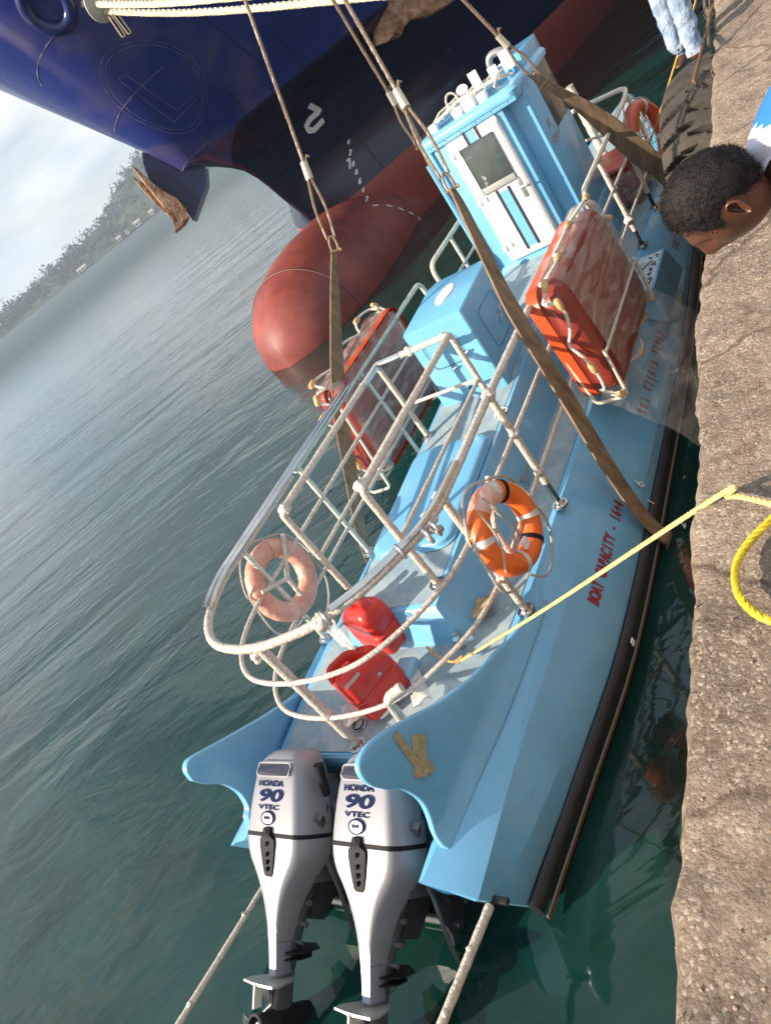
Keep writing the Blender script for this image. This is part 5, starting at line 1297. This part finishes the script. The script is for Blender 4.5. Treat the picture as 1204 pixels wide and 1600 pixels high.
fuel_can((b0+b1)/2+Vector((-d.y, d.x, 0)).normalized()*.115, yaw, 'red fuel can with slotted grip nearest the motors, broad side showing', False, True)
b0, b1 = at(619, 1026, z=DZ+.06), at(644, 991, z=DZ+.06); d = (b1-b0).normalized(); nrm = Vector((-d.y, d.x, 0))
fuel_can((b0+b1)/2+nrm*.19, math.atan2(nrm.y, nrm.x)+0.0, 'glossy red fuel can with two black caps nearer the hatch', True, False)
bm = new_bm(); c = at(636, 1046, z=DZ+.10); box(bm, c-Vector((.08, .08, .04)), c+Vector((.08, .08, .05)), .03, 3); tag(obj('bait_box', bm, mat('pale_blue_plastic', (.22, .40, .52), .4), boat if False else None), 'small pale blue plastic box behind the slotted fuel can', 'box')
# crumpled film and card scraps on the deck
def scrap(name, label, cat, pix, m, z0=DZ+.07, amp=.035, grp=None):
    P_ = [at(u, v, z=z0) for u, v in pix]; c = sum(P_, Vector())/len(P_); bm = new_bm(); rows = []
    for i in range(9):
        row = []
        for j in range(9):
            p = P_[0].lerp(P_[1], j/8).lerp(P_[3].lerp(P_[2], j/8), i/8); p.z = z0+amp*(.6+noise.noise(p*9)+.6*noise.noise(p*23)); e = .02*noise.noise(p*17+Vector((3, 3, 3))); p.x += e; p.y -= e; row.append(p)
        rows.append(row)
    loft(bm, rows, closed_ring=False); o = obj(name, bm, m, angle=80); sm = o.modifiers.new('t', 'SOLIDIFY'); sm.thickness = .003
    return tag(o, label, cat, grp)
M_card = mat('wet_cardboard', srgb('a58f6c'), .85, var=.3, vscale=12, bump=.5, bscale=40)
scrap('card_scrap', 'torn brown card scrap on the deck by the orange lifebuoy', 'scrap', ((737, 968), (745, 938), (770, 930), (762, 962)), M_card, DZ+.06, .02)
scrap('film_scrap', 'crumpled clear film lying on deck right of the fuel cans', 'plastic film', ((640, 1050), (655, 1045), (678, 1095), (650, 1110)), M_film2)
scrap('film_scrap', 'ragged clear film trailing over the two fuel cans', 'plastic film', ((508, 985), (522, 968), (562, 1020), (556, 1032)), M_film2, 1.18, .05)
scrap('film_scrap', 'wisp of clear film by the round deck fitting', 'plastic film', ((535, 1105), (560, 1098), (572, 1120), (530, 1150)), M_film, DZ+.06)
scrap('film_scrap', 'twisted film strip lying on deck at the trunk corner', 'plastic film', ((632, 968), (690, 958), (693, 966), (634, 978)), M_film2, DZ+.08)
scrap('tape_strip', 'long grey tape strip lying on the side deck behind the railing', 'tape', ((820, 652), (826, 656), (822, 752), (812, 752)), mat('grey_tape', (.22, .20, .18), .6), DZ+.065, .012)

# ================================================================== LIFTING SLINGS
M_web = mat('brown_webbing', srgb('75604a'), .8, var=.4, vscale=14, bump=.7, bscale=160, stretch=(1, 1, .25), bdist=.004)
M_wire = rope_mat('wire_rope', srgb('8d7763'), 90, .45); M_ferr = mat('ferrule_alloy', srgb('cfc3ae'), .3, metal=.5, var=.1)
M_shk = mat('shackle_iron', srgb('8a745c'), .5, metal=.4, var=.4, vscale=18)
HOOK = Vector((XC, 6.68, 6.96))
def near_line(A, u, v, B=HOOK):
    # point on the sight line (u, v) closest to the line A-B
    d1 = ray(u, v); d2 = (B-A).normalized(); r = CAM-A; b = d1.dot(d2); t = (b*d2.dot(r)-d1.dot(r))/(1-b*b); return CAM+d1*t
def web(bm, pts, widths, wdir, th=.016):
    pts = [Vector(p) for p in pts]; n = len(pts); rings = []
    for i, p in enumerate(pts):
        t = (pts[min(i+1, n-1)]-pts[max(i-1, 0)]).normalized(); wd = Vector(wdir[i] if isinstance(wdir, list) else wdir); s = (wd-t*wd.dot(t)).normalized(); nn = t.cross(s)
        w = widths[i] if isinstance(widths, list) else widths; row = []
        for a, b in ((-1, -1), (-.5, -1.3), (0, -.9), (.5, -1.3), (1, -1), (1.02, 0), (1, 1), (.5, .7), (0, 1.3), (-.5, .7), (-1, 1), (-1.02, 0)):
            row.append(p+s*a*w/2+nn*b*th/2*(1+.35*noise.noise(p*7+Vector((a*3, b, 0)))))
        rings.append(row)
    loft(bm, rings)
def wire_leg(t, a, b, dbl, r=.017, eye=.5):
    d = (b-a).normalized(); s = d.cross((CAM-a).normalized()).normalized(); L = (b-a).length; e = a+d*eye
    for k in ((-1, 1) if dbl else (0,)):
        bm = new_bm(); twisted(bm, catmull([a+s*.035*k, a+d*eye*.5+s*.045*k, e+s*.012*k], 12), r*.8, .10, 4, .018, 5); obj('wire_eye', bm, M_wire, t)
    bm = new_bm(); cyl(bm, e-d*.01, e+d*.13, .034, .030, 14); obj('ferrule', bm, M_ferr, t)
    bm = new_bm(); tube(bm, [e+d*.12+s*.01, e+d*.17+s*.045, e+d*.15+s*.06], .012, 6, jit=.3); twisted(bm, [e+d*.12, b, HOOK], r, .13, 5, .03, 5, .52); obj('wire_rope', bm, M_wire, t)
def shackle(t, p, d, sc=1.):
    s = d.cross((CAM-p).normalized()).normalized(); bm = new_bm()
    tube(bm, catmull([p-d*.07*sc+s*.035*sc, p+s*.042*sc, p+d*.07*sc+s*.03*sc, p+d*.10*sc, p+d*.07*sc-s*.03*sc, p-s*.042*sc, p-d*.07*sc-s*.035*sc], 5), .014*sc, 8)
    cyl(bm, p-d*.065*sc-s*.07*sc, p-d*.065*sc+s*.07*sc, .017*sc, seg=10); torus(bm, p-d*.065*sc+s*.06*sc, s, .012*sc, .012*sc, 12, 6); obj('shackle', bm, M_shk, t)
VS_ = Vector((-.25, .90, -.35))
# aft sling
sl = thing('lifting_sling', 'aft brown webbing sling passing under the hull by the capacity lettering', 'sling', (XC, 4.25, -.6), 'webbing slings lifting the boat')
cs = P(st(T_fn, 4.23)+.085, 4.23, .12); cp = P(-1.44, 4.3, .10)
shS = near_line(cs, 701, 286); pS = [near_line(cs, *q) for q in ((1006, 808), (958, 742), (872, 600), (800, 482), (760, 402), (722, 325))]
shP = near_line(cp, 521, 383); pP = [near_line(cp, *q) for q in ((569, 850), (548, 740), (531, 640), (526, 560), (523, 470))]
bm = new_bm()
under = [P(-1.42, 4.3, .0), P(-1.05, 4.28, -.40), P(0, 4.27, -.68), P(1.0, 4.25, -.42), P(1.40, 4.24, -.02)]
pts = [shP+(pP[-1]-shP)*.15]+pP[::-1]+under+[cs]+pS+[shS+(pS[-1]-shS)*.2]
wid = [.05, .09, .13, .145, .14, .10]+[.13]*5+[.12]+[.12, .15, .165, .155, .13, .09]+[.05]
m_ = len(pts); wdl = []
for i in range(m_): wdl.append((.12, 1, .06) if i > 5 else (.5, .85, .1))
web(bm, catmull(pts, 6), [w for i in range(m_-1) for w in [wid[i]+(wid[i+1]-wid[i])*j/6 for j in range(6)]]+[wid[-1]], [w for w in wdl[:-1] for _ in range(6)]+[wdl[-1]])
obj('webbing', bm, M_web, sl, angle=70)
for A, sh, top in ((cs, shS, near_line(cs, 505, -60)), (cp, shP, near_line(cp, 352, -85))):
    d = (top-sh).normalized(); shackle(sl, sh, d, .75); wire_leg(sl, sh+d*.06, top, True, eye=.55 if A is cs else .50)
bm = new_bm(); torus(bm, HOOK+Vector((0, 0, .12)), (1, 0, 0), .14, .025, 32, 10); obj('master_ring', bm, M_shk, sl)
# forward sling
sl = thing('lifting_sling', 'forward brown webbing sling passing across the dark foredeck side by the wheelhouse', 'sling', (XC, 9.1, -.6), 'webbing slings lifting the boat')
cs = P(st(T_fn, 9.15)+.08, 9.15, .2); cp = P(-1.25, 9.1, .2)
q0 = near_line(cs, 1048, 282); shS = near_line(cs, 843, 125); pS = [near_line(cs, *q) for q in ((1046, 280), (1000, 240), (950, 197), (900, 160))]
shP = near_line(cp, 653, 222); pP = [near_line(cp, *q) for q in ((762, 408), (735, 362), (700, 308), (675, 262))]
bm = new_bm(); under = [P(-1.15, 9.1, -.05), P(-.8, 9.1, -.38), P(0, 9.12, -.66), P(.8, 9.14, -.38), P(1.15, 9.15, 0)]
pts = [shP]+pP[::-1]+under+[cs]+pS+[shS]; wid = [.05, .09, .12, .13, .12]+[.13]*5+[.15]+[.19, .23, .20, .12]+[.05]; m_ = len(pts)
web(bm, catmull(pts, 6), [w for i in range(m_-1) for w in [wid[i]+(wid[i+1]-wid[i])*j/6 for j in range(6)]]+[wid[-1]], [(.1, 1, .1)]*(6*9+1)+[tuple((cs-HOOK).cross(VS_).normalized())]*((m_-1)*6-6*9))
obj('webbing', bm, M_web, sl, angle=70)
for A, sh, top, e_ in ((cs, shS, near_line(cs, 655, -72), .42), (cp, shP, near_line(cp, 484, -60), .45)):
    d = (top-sh).normalized(); shackle(sl, sh, d, .9); wire_leg(sl, sh+d*.06, top, True, r=.019, eye=e_)

# ================================================================== YELLOW ROPE
M_yel = rope_mat('yellow_rope', (.80, .62, .22), 40, .5); M_yel2 = rope_mat('bright_yellow_rope', (.78, .55, .02), 40, .5)
bm = new_bm(); c0 = at(720, 1032, z=DZ+.09); e0 = at(1108, 783, z=QZ+.035)
pts = [c0, c0.lerp(e0, .5)-Vector((0, 0, .012)), e0, at(1135, 776, z=QZ+.04), at(1165, 778, z=QZ+.04), at(1240, 797, z=QZ+.04)]
twisted(bm, catmull(pts, 40), .0095, .055, 3, .008, 6)
tag(obj('mooring_line', bm, M_yel), 'pale yellow line stretched from the deck cleat across to the quay', 'rope')
bm = new_bm(); twisted(bm, catmull([at(u, v, z=DZ+.085) for u, v in ((720, 1032), (713, 1036), (722, 1026), (708, 1034), (690, 1028), (676, 1020), (667, 1011))], 10), .010, .055, 3, .009, 6)
tag(obj('rope_tail', bm, rope_mat('orange_tail', (.62, .38, .12), 40)), 'frayed orange rope tail curled on deck at the cleat', 'rope')
bm = new_bm(); twisted(bm, catmull([at(u, v, z=QZ+.04) for u, v in ((1240, 780), (1204, 812), (1168, 850), (1149, 885), (1152, 925), (1175, 955), (1204, 970), (1250, 985))], 16), .0125, .07, 3, .010, 6)
tag(obj('rope_bight', bm, M_yel2), 'thick bright yellow rope bight lying on the concrete quay', 'rope')

# ================================================================== TYRE FENDER ON THE QUAY WALL
M_tyre = mat('tyre_rubber', srgb('3d3731'), .9, var=.25, vscale=5, bump=.5, bscale=22, bdist=.01)
ty = thing('tyre_fender', 'huge worn tractor tyre hung against the quay wall beneath the standing person', 'tyre', (-1.5, 6.9, 1.05))
tc_ = Vector((-1.44, 7.42, 1.46)); RR, HW = 1.0, .33
bm = new_bm(); rings = []
prof = [(a_, b_-.30) for a_, b_ in [(-HW, .68), (-HW*1.08, .90), (-HW*1.04, 1.08), (-HW*.92, 1.20), (-HW*.6, 1.27), (0, 1.30), (HW*.6, 1.27), (HW*.92, 1.20), (HW*1.04, 1.08), (HW*1.08, .90), (HW, .68), (HW*.6, .62), (-HW*.6, .62)]]
prof = [(p.x, p.y) for p in catmull([Vector((a, b, 0)) for a, b in prof], 3, True)]
NS = 420
for i in range(NS):
    a = 2*math.pi*i/NS; row = []
    for w, r in prof:
        rr = r
        if r > .80:   # diagonal lug grooves in the tread, from both shoulders
            ph = (a*28/(2*math.pi)+abs(w)*1.6+(.5 if w < 0 else 0)) % 1
            g = max(0, 1-abs(ph-.5)/.11)
            rr -= .12*min(1, g*1.8)+.004*noise.noise(Vector((a*9, w*9, 0)))
        k = 1+.02*noise.noise(Vector((math.cos(a)*2, math.sin(a)*2, w)))
        row.append(tc_+Vector((w*1.0, math.sin(a)*rr*k*1.22, math.cos(a)*rr*k*.80)))
    rings.append(row)
rings.append(rings[0]); loft(bm, rings, cap0=False, cap1=False); bmesh.ops.remove_doubles(bm, verts=bm.verts[:], dist=.0005)
obj('tread', bm, M_tyre, ty, angle=45)
# ropes and straps at the quay edge
M_brown = rope_mat('brown_rope', srgb('7d6148'), 40, .8)
bm = new_bm(); twisted(bm, catmull([at(1083, 128, y=6.55), at(1096, 78, y=7.6), at(1103, 50, y=8.2), at(1110, 20, y=8.9), at(1125, -12, y=9.8)], 14), .017, .09, 3, .016, 6)
tag(obj('tyre_rope', bm, M_brown), 'brown rope running from the tyre up over the quay edge', 'rope')
bm = new_bm(); twisted(bm, catmull([at(1107, 72, y=7.3), at(1106, 45, y=8.2), at(1112, 10, y=9.2), at(1120, -15, y=10)], 12), .014, .08, 3, .016, 6)
tag(obj('tyre_rope', bm, M_brown), 'thinner brown rope hugging the quay edge beside the jeans', 'rope')
bm = new_bm(); twisted(bm, catmull([at(1092, -20, y=9.3), at(1076, 36, y=8.9), at(1060, 80, y=8.8), at(1025, 192, y=9.0), at(1008, 240, y=9.3)], 14), .010, .07, 3, .014, 6)
tag(obj('thin_line', bm, rope_mat('orange_line', (.70, .38, .06), 40)), 'thin orange line dropping behind the jeans to the bow', 'rope')
bm = new_bm()
for k in range(5): tube(bm, [at(1098+4.5*k, -20, y=9.6), at(1101+3.5*k, 14+(k % 2)*8, y=9.2)], .014, 6, jit=.2)
tube(bm, [at(1100, 18, y=9.1), at(1112, 22, y=9.1)], .05, 8, jit=.4)
tag(obj('frayed_straps', bm, mat('strap_dark', (.10, .08, .06), .8, var=.4, vscale=30)), 'bunch of frayed dark straps at the top corner of the quay edge', 'strap')

# ================================================================== PEOPLE
def skin_body(name, joints, edges, root=0, sub=2):
    me = bpy.data.meshes.new(name); me.from_pydata([j[0] for j in joints], edges, []); o = bpy.data.objects.new(name, me); scene.collection.objects.link(o)
    o.modifiers.new('s', 'SKIN'); o.modifiers.new('u', 'SUBSURF').levels = sub; o.modifiers['u'].render_levels = sub
    for i, j in enumerate(joints):
        r = j[1]; me.skin_vertices[0].data[i].radius = r if isinstance(r, tuple) else (r, r); me.skin_vertices[0].data[i].use_root = (i == root)
    dg = bpy.context.evaluated_depsgraph_get(); m2 = bpy.data.meshes.new_from_object(o.evaluated_get(dg)); bpy.data.objects.remove(o); bpy.data.meshes.remove(me)
    bm = bmesh.new(); bm.from_mesh(m2); bpy.data.meshes.remove(m2); return bm
M_skin = mat('brown_skin', (.088, .034, .020), .42, var=.18, vscale=12, bump=.15, bscale=90, coat=.1, bdist=.003)
M_hair = mat('cropped_dark_hair', (.004, .004, .004), .7, var=.5, vscale=60, bump=.6, bscale=300, bdist=.003, col2=(.013, .008, .007), spec=.3)
M_jean = mat('pale_jeans', srgb('6d84a3'), .9, var=.15, vscale=9, bump=1., bscale=11, bdist=.05, col2=srgb('a3b3c4'))
M_shirt = mat('white_shirt', (.62, .62, .70), .8, var=.06, bump=.4, bscale=10, bdist=.02); M_shblue = mat('bright_blue_shirt', (.02, .16, .50), .7, var=.08, bump=.4, bscale=10, bdist=.02)
# --- man bending over the quay edge
man = thing('person', 'man with cropped dark hair leaning over the quay edge, blue and white shirt', 'person', (.25, 1.9, QZ))
VD = ray(1122, 310); HC = CAM+VD*1.98
cz_ = -VD; cx_ = ROT.col[0]; cx_ = (cx_-cz_*cx_.dot(cz_)).normalized(); cy_ = cz_.cross(cx_)   # right / up / towards the photographer
hu = (-cx_*.93+cz_*.34+cy_*.06).normalized()                # crown
hf = (-cy_*.90-cz_*.40+cx_*.0); hf = (hf-hu*hf.dot(hu)).normalized()   # face
hs = hf.cross(hu)                                            # his right
if hs.dot(cz_) > 0: pass
HM = Matrix((hs, hf, hu)).transposed().to_4x4(); HM.translation = HC
def gauss(d, s): return math.exp(-d*d/(2*s*s))
def head_r(x, y, z):
    # unit direction -> surface offset; head frame x right, y face, z crown; sizes in metres
    a, b, c = .079, .099, .118
    k = 1/math.sqrt((x/a)**2+(y/b)**2+(z/c)**2); p = Vector((x, y, z))*k
    zz = p.z
    if zz < 0:  # taper to jaw
        t = min(1, -zz/.118); p.x *= 1-.24*t; 
        if p.y > 0: p.y *= 1-.06*t
        else: p.y *= 1-.34*t; 
    if p.y < 0 and zz > -.03: p.y *= 1.06
    az = math.atan2(x, y); ze = zz
    f = max(0, y)
    p.y += .030*gauss(az, .16)*gauss(ze+.028, .020)*(f > 0)+.012*gauss(az, .10)*gauss(ze+.002, .02)      # nose, bridge
    p.y += .008*gauss(ze-.024, .012)*gauss(az, .55)*(f > 0)                                               # brow
    for s in (-1, 1): p.y -= .014*gauss(az-s*.42, .20)*gauss(ze-.002, .014)*(f > 0)                       # eye sockets
    p.y += .008*gauss(az, .22)*gauss(ze+.062, .008)*(f > 0)-.005*gauss(az, .22)*gauss(ze+.069, .004)*(f > 0)+.008*gauss(az, .22)*gauss(ze+.076, .008)*(f > 0)
    p.y += .010*gauss(az, .25)*gauss(ze+.104, .014)*(f > 0)
    for s in (-1, 1): p.x += s*.006*gauss(az-s*.9, .3)*gauss(ze+.02, .025)
    return p
bm = new_bm(); bmesh.ops.create_uvsphere(bm, u_segments=96, v_segments=72, radius=1)
for v in bm.verts:
    n = v.co.normalized(); v.co = HM @ head_r(n.x, n.y, n.z)
head_faces = bm
# neck and torso grown as one skin, welded by overlap into the same mesh
def hp_(x, y, z): return HM @ Vector((x, y, z))
nb = hp_(0, -.035, -.09); n1 = hp_(0, -.055, -.15); 
chest = CAM+ray(1243, 230)*2.08; mid_ = CAM+ray(1400, 150)*2.15; pel = CAM+ray(1520, 60)*2.3
fl, fr = Vector((pel.x-.12, pel.y+.16, QZ+.06)), Vector((pel.x+.10, pel.y-.16, QZ+.06)); kl, kr = (pel+fl)/2+Vector((-.18, -.05, -.02)), (pel+fr)/2+Vector((-.16, -.16, -.02))
side_ = Vector((.62, -.72, 0)).normalized()
sL, sR = chest+cy_*.15+cx_*.02-cz_*.03, chest-cy_*.10+cx_*.12-cz_*.05
eL, eR = sL+Vector((.20, .16, -.16)), sR+Vector((.34, .34, -.06)); wL, wR = eL+Vector((.10, .06, -.22)), eR+Vector((.18, .10, -.20))
J = [(pel, .15), (mid_, (.15, .13)), (chest, (.20, .17)), (n1.lerp(chest, .45), .105), (n1, .060), (nb, .058), (sL, .105), (eL, .05), (wL, .030), (sR, .095), (eR, .045), (wR, .030),
     (pel-side_*.10+Vector((0, 0, -.05)), .10), (kl, .065), (fl, .042), (fl+Vector((-.14, -.14, -.02)), .035), (pel+side_*.10+Vector((0, 0, -.05)), .10), (kr, .065), (fr, .042), (fr+Vector((-.14, -.14, -.02)), .035)]
E_ = [(0, 1), (1, 2), (2, 3), (3, 4), (4, 5), (2, 6), (6, 7), (7, 8), (2, 9), (9, 10), (10, 11), (0, 12), (12, 13), (13, 14), (14, 15), (0, 16), (16, 17), (17, 18), (18, 19)]
body = skin_body('b', J, E_, 0, 3)
hands = []
for w, e in ((wL, eL), (wR, eR)):   # palm and five fingers per hand
    d = (w-e).normalized(); s = d.cross(Vector((0, 0, 1))).normalized(); pn = s.cross(d)
    jj = [(w, .026), (w+d*.045, (.034, .018)), (w+d*.085, (.036, .016))]; ee = [(0, 1), (1, 2)]
    for k, (o_, l_) in enumerate(((-.030, .066), (-.010, .076), (.010, .072), (.029, .056))):
        b0_ = len(jj); base = w+d*.09+s*o_; jj += [(base, .0095), (base+d*l_*.5-pn*.012, .0088), (base+d*l_*.85-pn*.034, .0075)]; ee += [(2, b0_), (b0_, b0_+1), (b0_+1, b0_+2)]
    b0_ = len(jj); base = w+d*.03-s*.034; jj += [(base, .012), (base+d*.03-s*.022-pn*.008, .0105), (base+d*.058-s*.028-pn*.018, .009)]; ee += [(1, b0_), (b0_, b0_+1), (b0_+1, b0_+2)]
    hands.append(skin_body('h', jj, ee, 0, 1))
def merge(dst, src):
    m_ = bpy.data.meshes.new('t'); src.to_mesh(m_); dst.from_mesh(m_); bpy.data.meshes.remove(m_); src.free()
# ears
for s in (-1, 1):
    ec = Vector((s*.080, -.012, -.010)); rings = []
    outer = [(0, .032), (.012, .030), (.019, .018), (.020, .004), (.014, -.012), (.007, -.026), (-.002, -.033), (-.008, -.026), (-.009, -.008), (-.009, .010), (-.008, .024)]
    outer = [(p.x, p.y) for p in catmull([Vector((-a*.85, b*.86, 0)) for a, b in outer], 3, True)]
    for sc, xo in ((.55, -.006), (.9, .006), (1.05, .016), (1.0, .022), (.86, .020), (.70, .010), (.35, .004)):
        rings.append([HM @ (ec+Vector((s*xo, (a-.004)*sc+.0-.004*(xo > .01), b*sc))) for a, b in outer])
    loft(bm, rings)
for h_ in hands: merge(bm, h_)
# clothing is the grown body's cloth; skin mesh keeps neck
skin = bmesh.new(); bt = bpy.data.meshes.new('t'); body.to_mesh(bt); skin.from_mesh(bt); cloth = body
ncut = n1.lerp(chest, .22); nd = (chest-n1).normalized(); ncut = n1.lerp(chest, .05)
merge(bm, skin); bpy.data.meshes.remove(bt)
obj('body', bm, M_skin, man, angle=180)
sel = [f for f in cloth.faces if (f.calc_center_median()-ncut).dot(nd) < 0 and (f.calc_center_median()-n1).length < .17]
bmesh.ops.delete(cloth, geom=sel, context='FACES')
sel = [f for f in cloth.faces if min((f.calc_center_median()-wL).length, (f.calc_center_median()-wR).length) < .10 or f.calc_center_median().z < QZ+.12]
bmesh.ops.delete(cloth, geom=sel, context='FACES')
cloth.normal_update()
for v in cloth.verts: v.co += v.normal*(.012+.006*noise.noise(v.co*9))
tr = cloth.copy()
bmesh.ops.delete(cloth, geom=[f for f in cloth.faces if f.calc_center_median().z < pel.z-.10 or (f.calc_center_median()-pel).dot(Vector((0, 0, -1))) > .08], context='FACES')
bmesh.ops.delete(tr, geom=[f for f in tr.faces if f.calc_center_median().z > pel.z-.02], context='FACES')
for f in cloth.faces:
    c = f.calc_center_median(); f.material_index = 1 if (c-chest).dot((cy_*.9-cx_*.1+cz_*.1)) > .045 else 0
o = obj('shirt', cloth, [M_shirt, M_shblue], man, angle=180); o.modifiers.new('t', 'SOLIDIFY').thickness = .004
o = obj('trousers', tr, mat('dark_trousers', (.03, .035, .05), .85), man, angle=180)
# hair cap following the skull
bm = new_bm(); bmesh.ops.create_uvsphere(bm, u_segments=120, v_segments=90, radius=1)
kill = []
for v in bm.verts:
    n = v.co.normalized(); p = head_r(n.x, n.y, n.z); az = abs(math.atan2(p.x, p.y))
    line = lerp_tab([(0, .072), (.55, .066), (.85, .048), (1.05, .016), (1.3, -.008), (1.6, .020), (1.9, .012), (2.15, -.03), (2.6, -.060), (3.2, -.066)], az)+.004*noise.noise(p*90)
    inset = (p.z-line)/.02
    if inset < 0: kill.append(v)
    v.co = HM @ (p+n*(.0010+.0030*min(1, max(0, inset))*(1+.22*noise.noise(p*160))))
bmesh.ops.delete(bm, geom=kill, context='VERTS'); obj('hair', bm, M_hair, man, angle=180)
rh = random.Random(11); bm = new_bm()
for i in range(9000):
    n = Vector((rh.gauss(0, 1), rh.gauss(0, 1), rh.gauss(0, 1))).normalized(); p = head_r(n.x, n.y, n.z); az = abs(math.atan2(p.x, p.y))
    line = lerp_tab([(0, .072), (.55, .066), (.85, .048), (1.05, .016), (1.3, -.008), (1.6, .020), (1.9, .012), (2.15, -.03), (2.6, -.060), (3.2, -.066)], az)
    if p.z < line-.004: continue
    q = HM @ (p+n*.004); dn = (HM.to_3x3() @ (n+Vector((rh.uniform(-.7, .7), .9, rh.uniform(-.5, .5)))*.8)).normalized(); s = dn.cross(Vector((rh.random(), rh.random(), .3))).normalized()*.0007
    tip = q+dn*rh.uniform(.006, .013); bm.faces.new([bm.verts.new(q-s), bm.verts.new(q+s), bm.verts.new(tip)])
ht = obj('hair_tips', bm, mat('hair_tips', (.008, .007, .007), .6, var=.7, vscale=40, col2=(.022, .018, .016), spec=.2), man, smooth=False); ht['kind'] = 'stuff'
# --- person in pale jeans standing on the tyre; only the legs reach the picture
p2 = thing('person', 'person in faded pale jeans standing on the tyre at the quay edge', 'person', (-1.6, 7.9, 2.25))
fA, fB = at(1062, 84, y=7.95), at(1090, 92, y=7.75)
kA, kB = at(1037, 20, y=8.0), at(1066, 22, y=7.8); hA, hB = kA+Vector((.02, .06, .50)), kB+Vector((.04, .04, .50)); pv = (hA+hB)/2+Vector((.03, 0, .08))
J = [(pv, (.16, .12)), (hA, .098), (kA.lerp(hA, .5), .088), (kA, .075), (kA.lerp(fA, .5), .066), (fA, .062), (hB, .098), (kB.lerp(hB, .5), .088), (kB, .075), (kB.lerp(fB, .5), .068), (fB, .066), (pv+Vector((.0, 0, .25)), (.15, .11)), (pv+Vector((.0, .02, .50)), (.17, .11)), (pv+Vector((0, 0, .62)), .05), (pv+Vector((0, -.02, .74)), .09),
     (pv+Vector((-.20, .05, .48)), .055), (pv+Vector((-.26, .05, .20)), .042), (pv+Vector((-.24, -.05, -.04)), .03), (pv+Vector((.20, -.02, .48)), .055), (pv+Vector((.27, -.02, .20)), .042), (pv+Vector((.26, -.10, -.04)), .03)]
E_ = [(0, 1), (1, 2), (2, 3), (3, 4), (4, 5), (0, 6), (6, 7), (7, 8), (8, 9), (9, 10), (0, 11), (11, 12), (12, 13), (13, 14), (12, 15), (15, 16), (16, 17), (12, 18), (18, 19), (19, 20)]
bd = skin_body('b', J, E_, 0, 2)
for s_, fp in ((0, fA), (1, fB)):
    bmf = skin_body('f', [(fp+Vector((.02, .02, -.02)), .035), (fp+Vector((-.01, -.06, -.055)), (.045, .022)), (fp+Vector((-.03, -.15, -.06)), (.045, .016))], [(0, 1), (1, 2)], 0, 1); merge(bd, bmf)
sk = bd.copy(); obj('body', sk, M_skin, p2, angle=180)
jn = bd; up_j = jn.copy()
bmesh.ops.delete(jn, geom=[f for f in jn.faces if f.calc_center_median().z > pv.z+.08 or (min((f.calc_center_median()-fA).length, (f.calc_center_median()-fB).length) < .09 and f.calc_center_median().z < fA.z-.015) or f.calc_center_median().z < fA.z-.035], context='FACES'); jn.normal_update()
for v in jn.verts:
    fold = .010*math.sin(v.co.z*42+7*noise.noise(v.co*4))*gauss(v.co.z-(fA.z+.10), .16); v.co += v.normal*(.012+fold+.010*noise.noise(Vector((v.co.x*9, v.co.y*9, v.co.z*26)))+.006*noise.noise(Vector((v.co.x*22, v.co.y*22, v.co.z*30+v.co.x*40))))
o = obj('jeans', jn, M_jean, p2, angle=180); o.modifiers.new('t', 'SOLIDIFY').thickness = .005
bmesh.ops.delete(up_j, geom=[f for f in up_j.faces if f.calc_center_median().z < pv.z+.05 or f.calc_center_median().z > pv.z+.58], context='FACES'); up_j.normal_update()
for v in up_j.verts: v.co += v.normal*.02
obj('shirt', up_j, mat('grey_shirt', (.25, .27, .30), .8), p2, angle=180)

# ================================================================== AIR
def haze():
    bm = new_bm(); box(bm, (-2500, -300, -1.2), (400, 1500, 70)); m = bpy.data.materials.new('haze_air'); m.use_nodes = True; t = m.node_tree; t.nodes.clear()
    o_ = N(t, 'ShaderNodeOutputMaterial'); v = N(t, 'ShaderNodeVolumePrincipled'); v.inputs['Color'].default_value = (.70, .84, .97, 1); v.inputs['Density'].default_value = .00058; v.inputs['Anisotropy'].default_value = .3
    t.links.new(v.outputs[0], o_.inputs['Volume']); o = obj('haze', bm, m, smooth=False); o['kind'] = 'stuff'
haze()
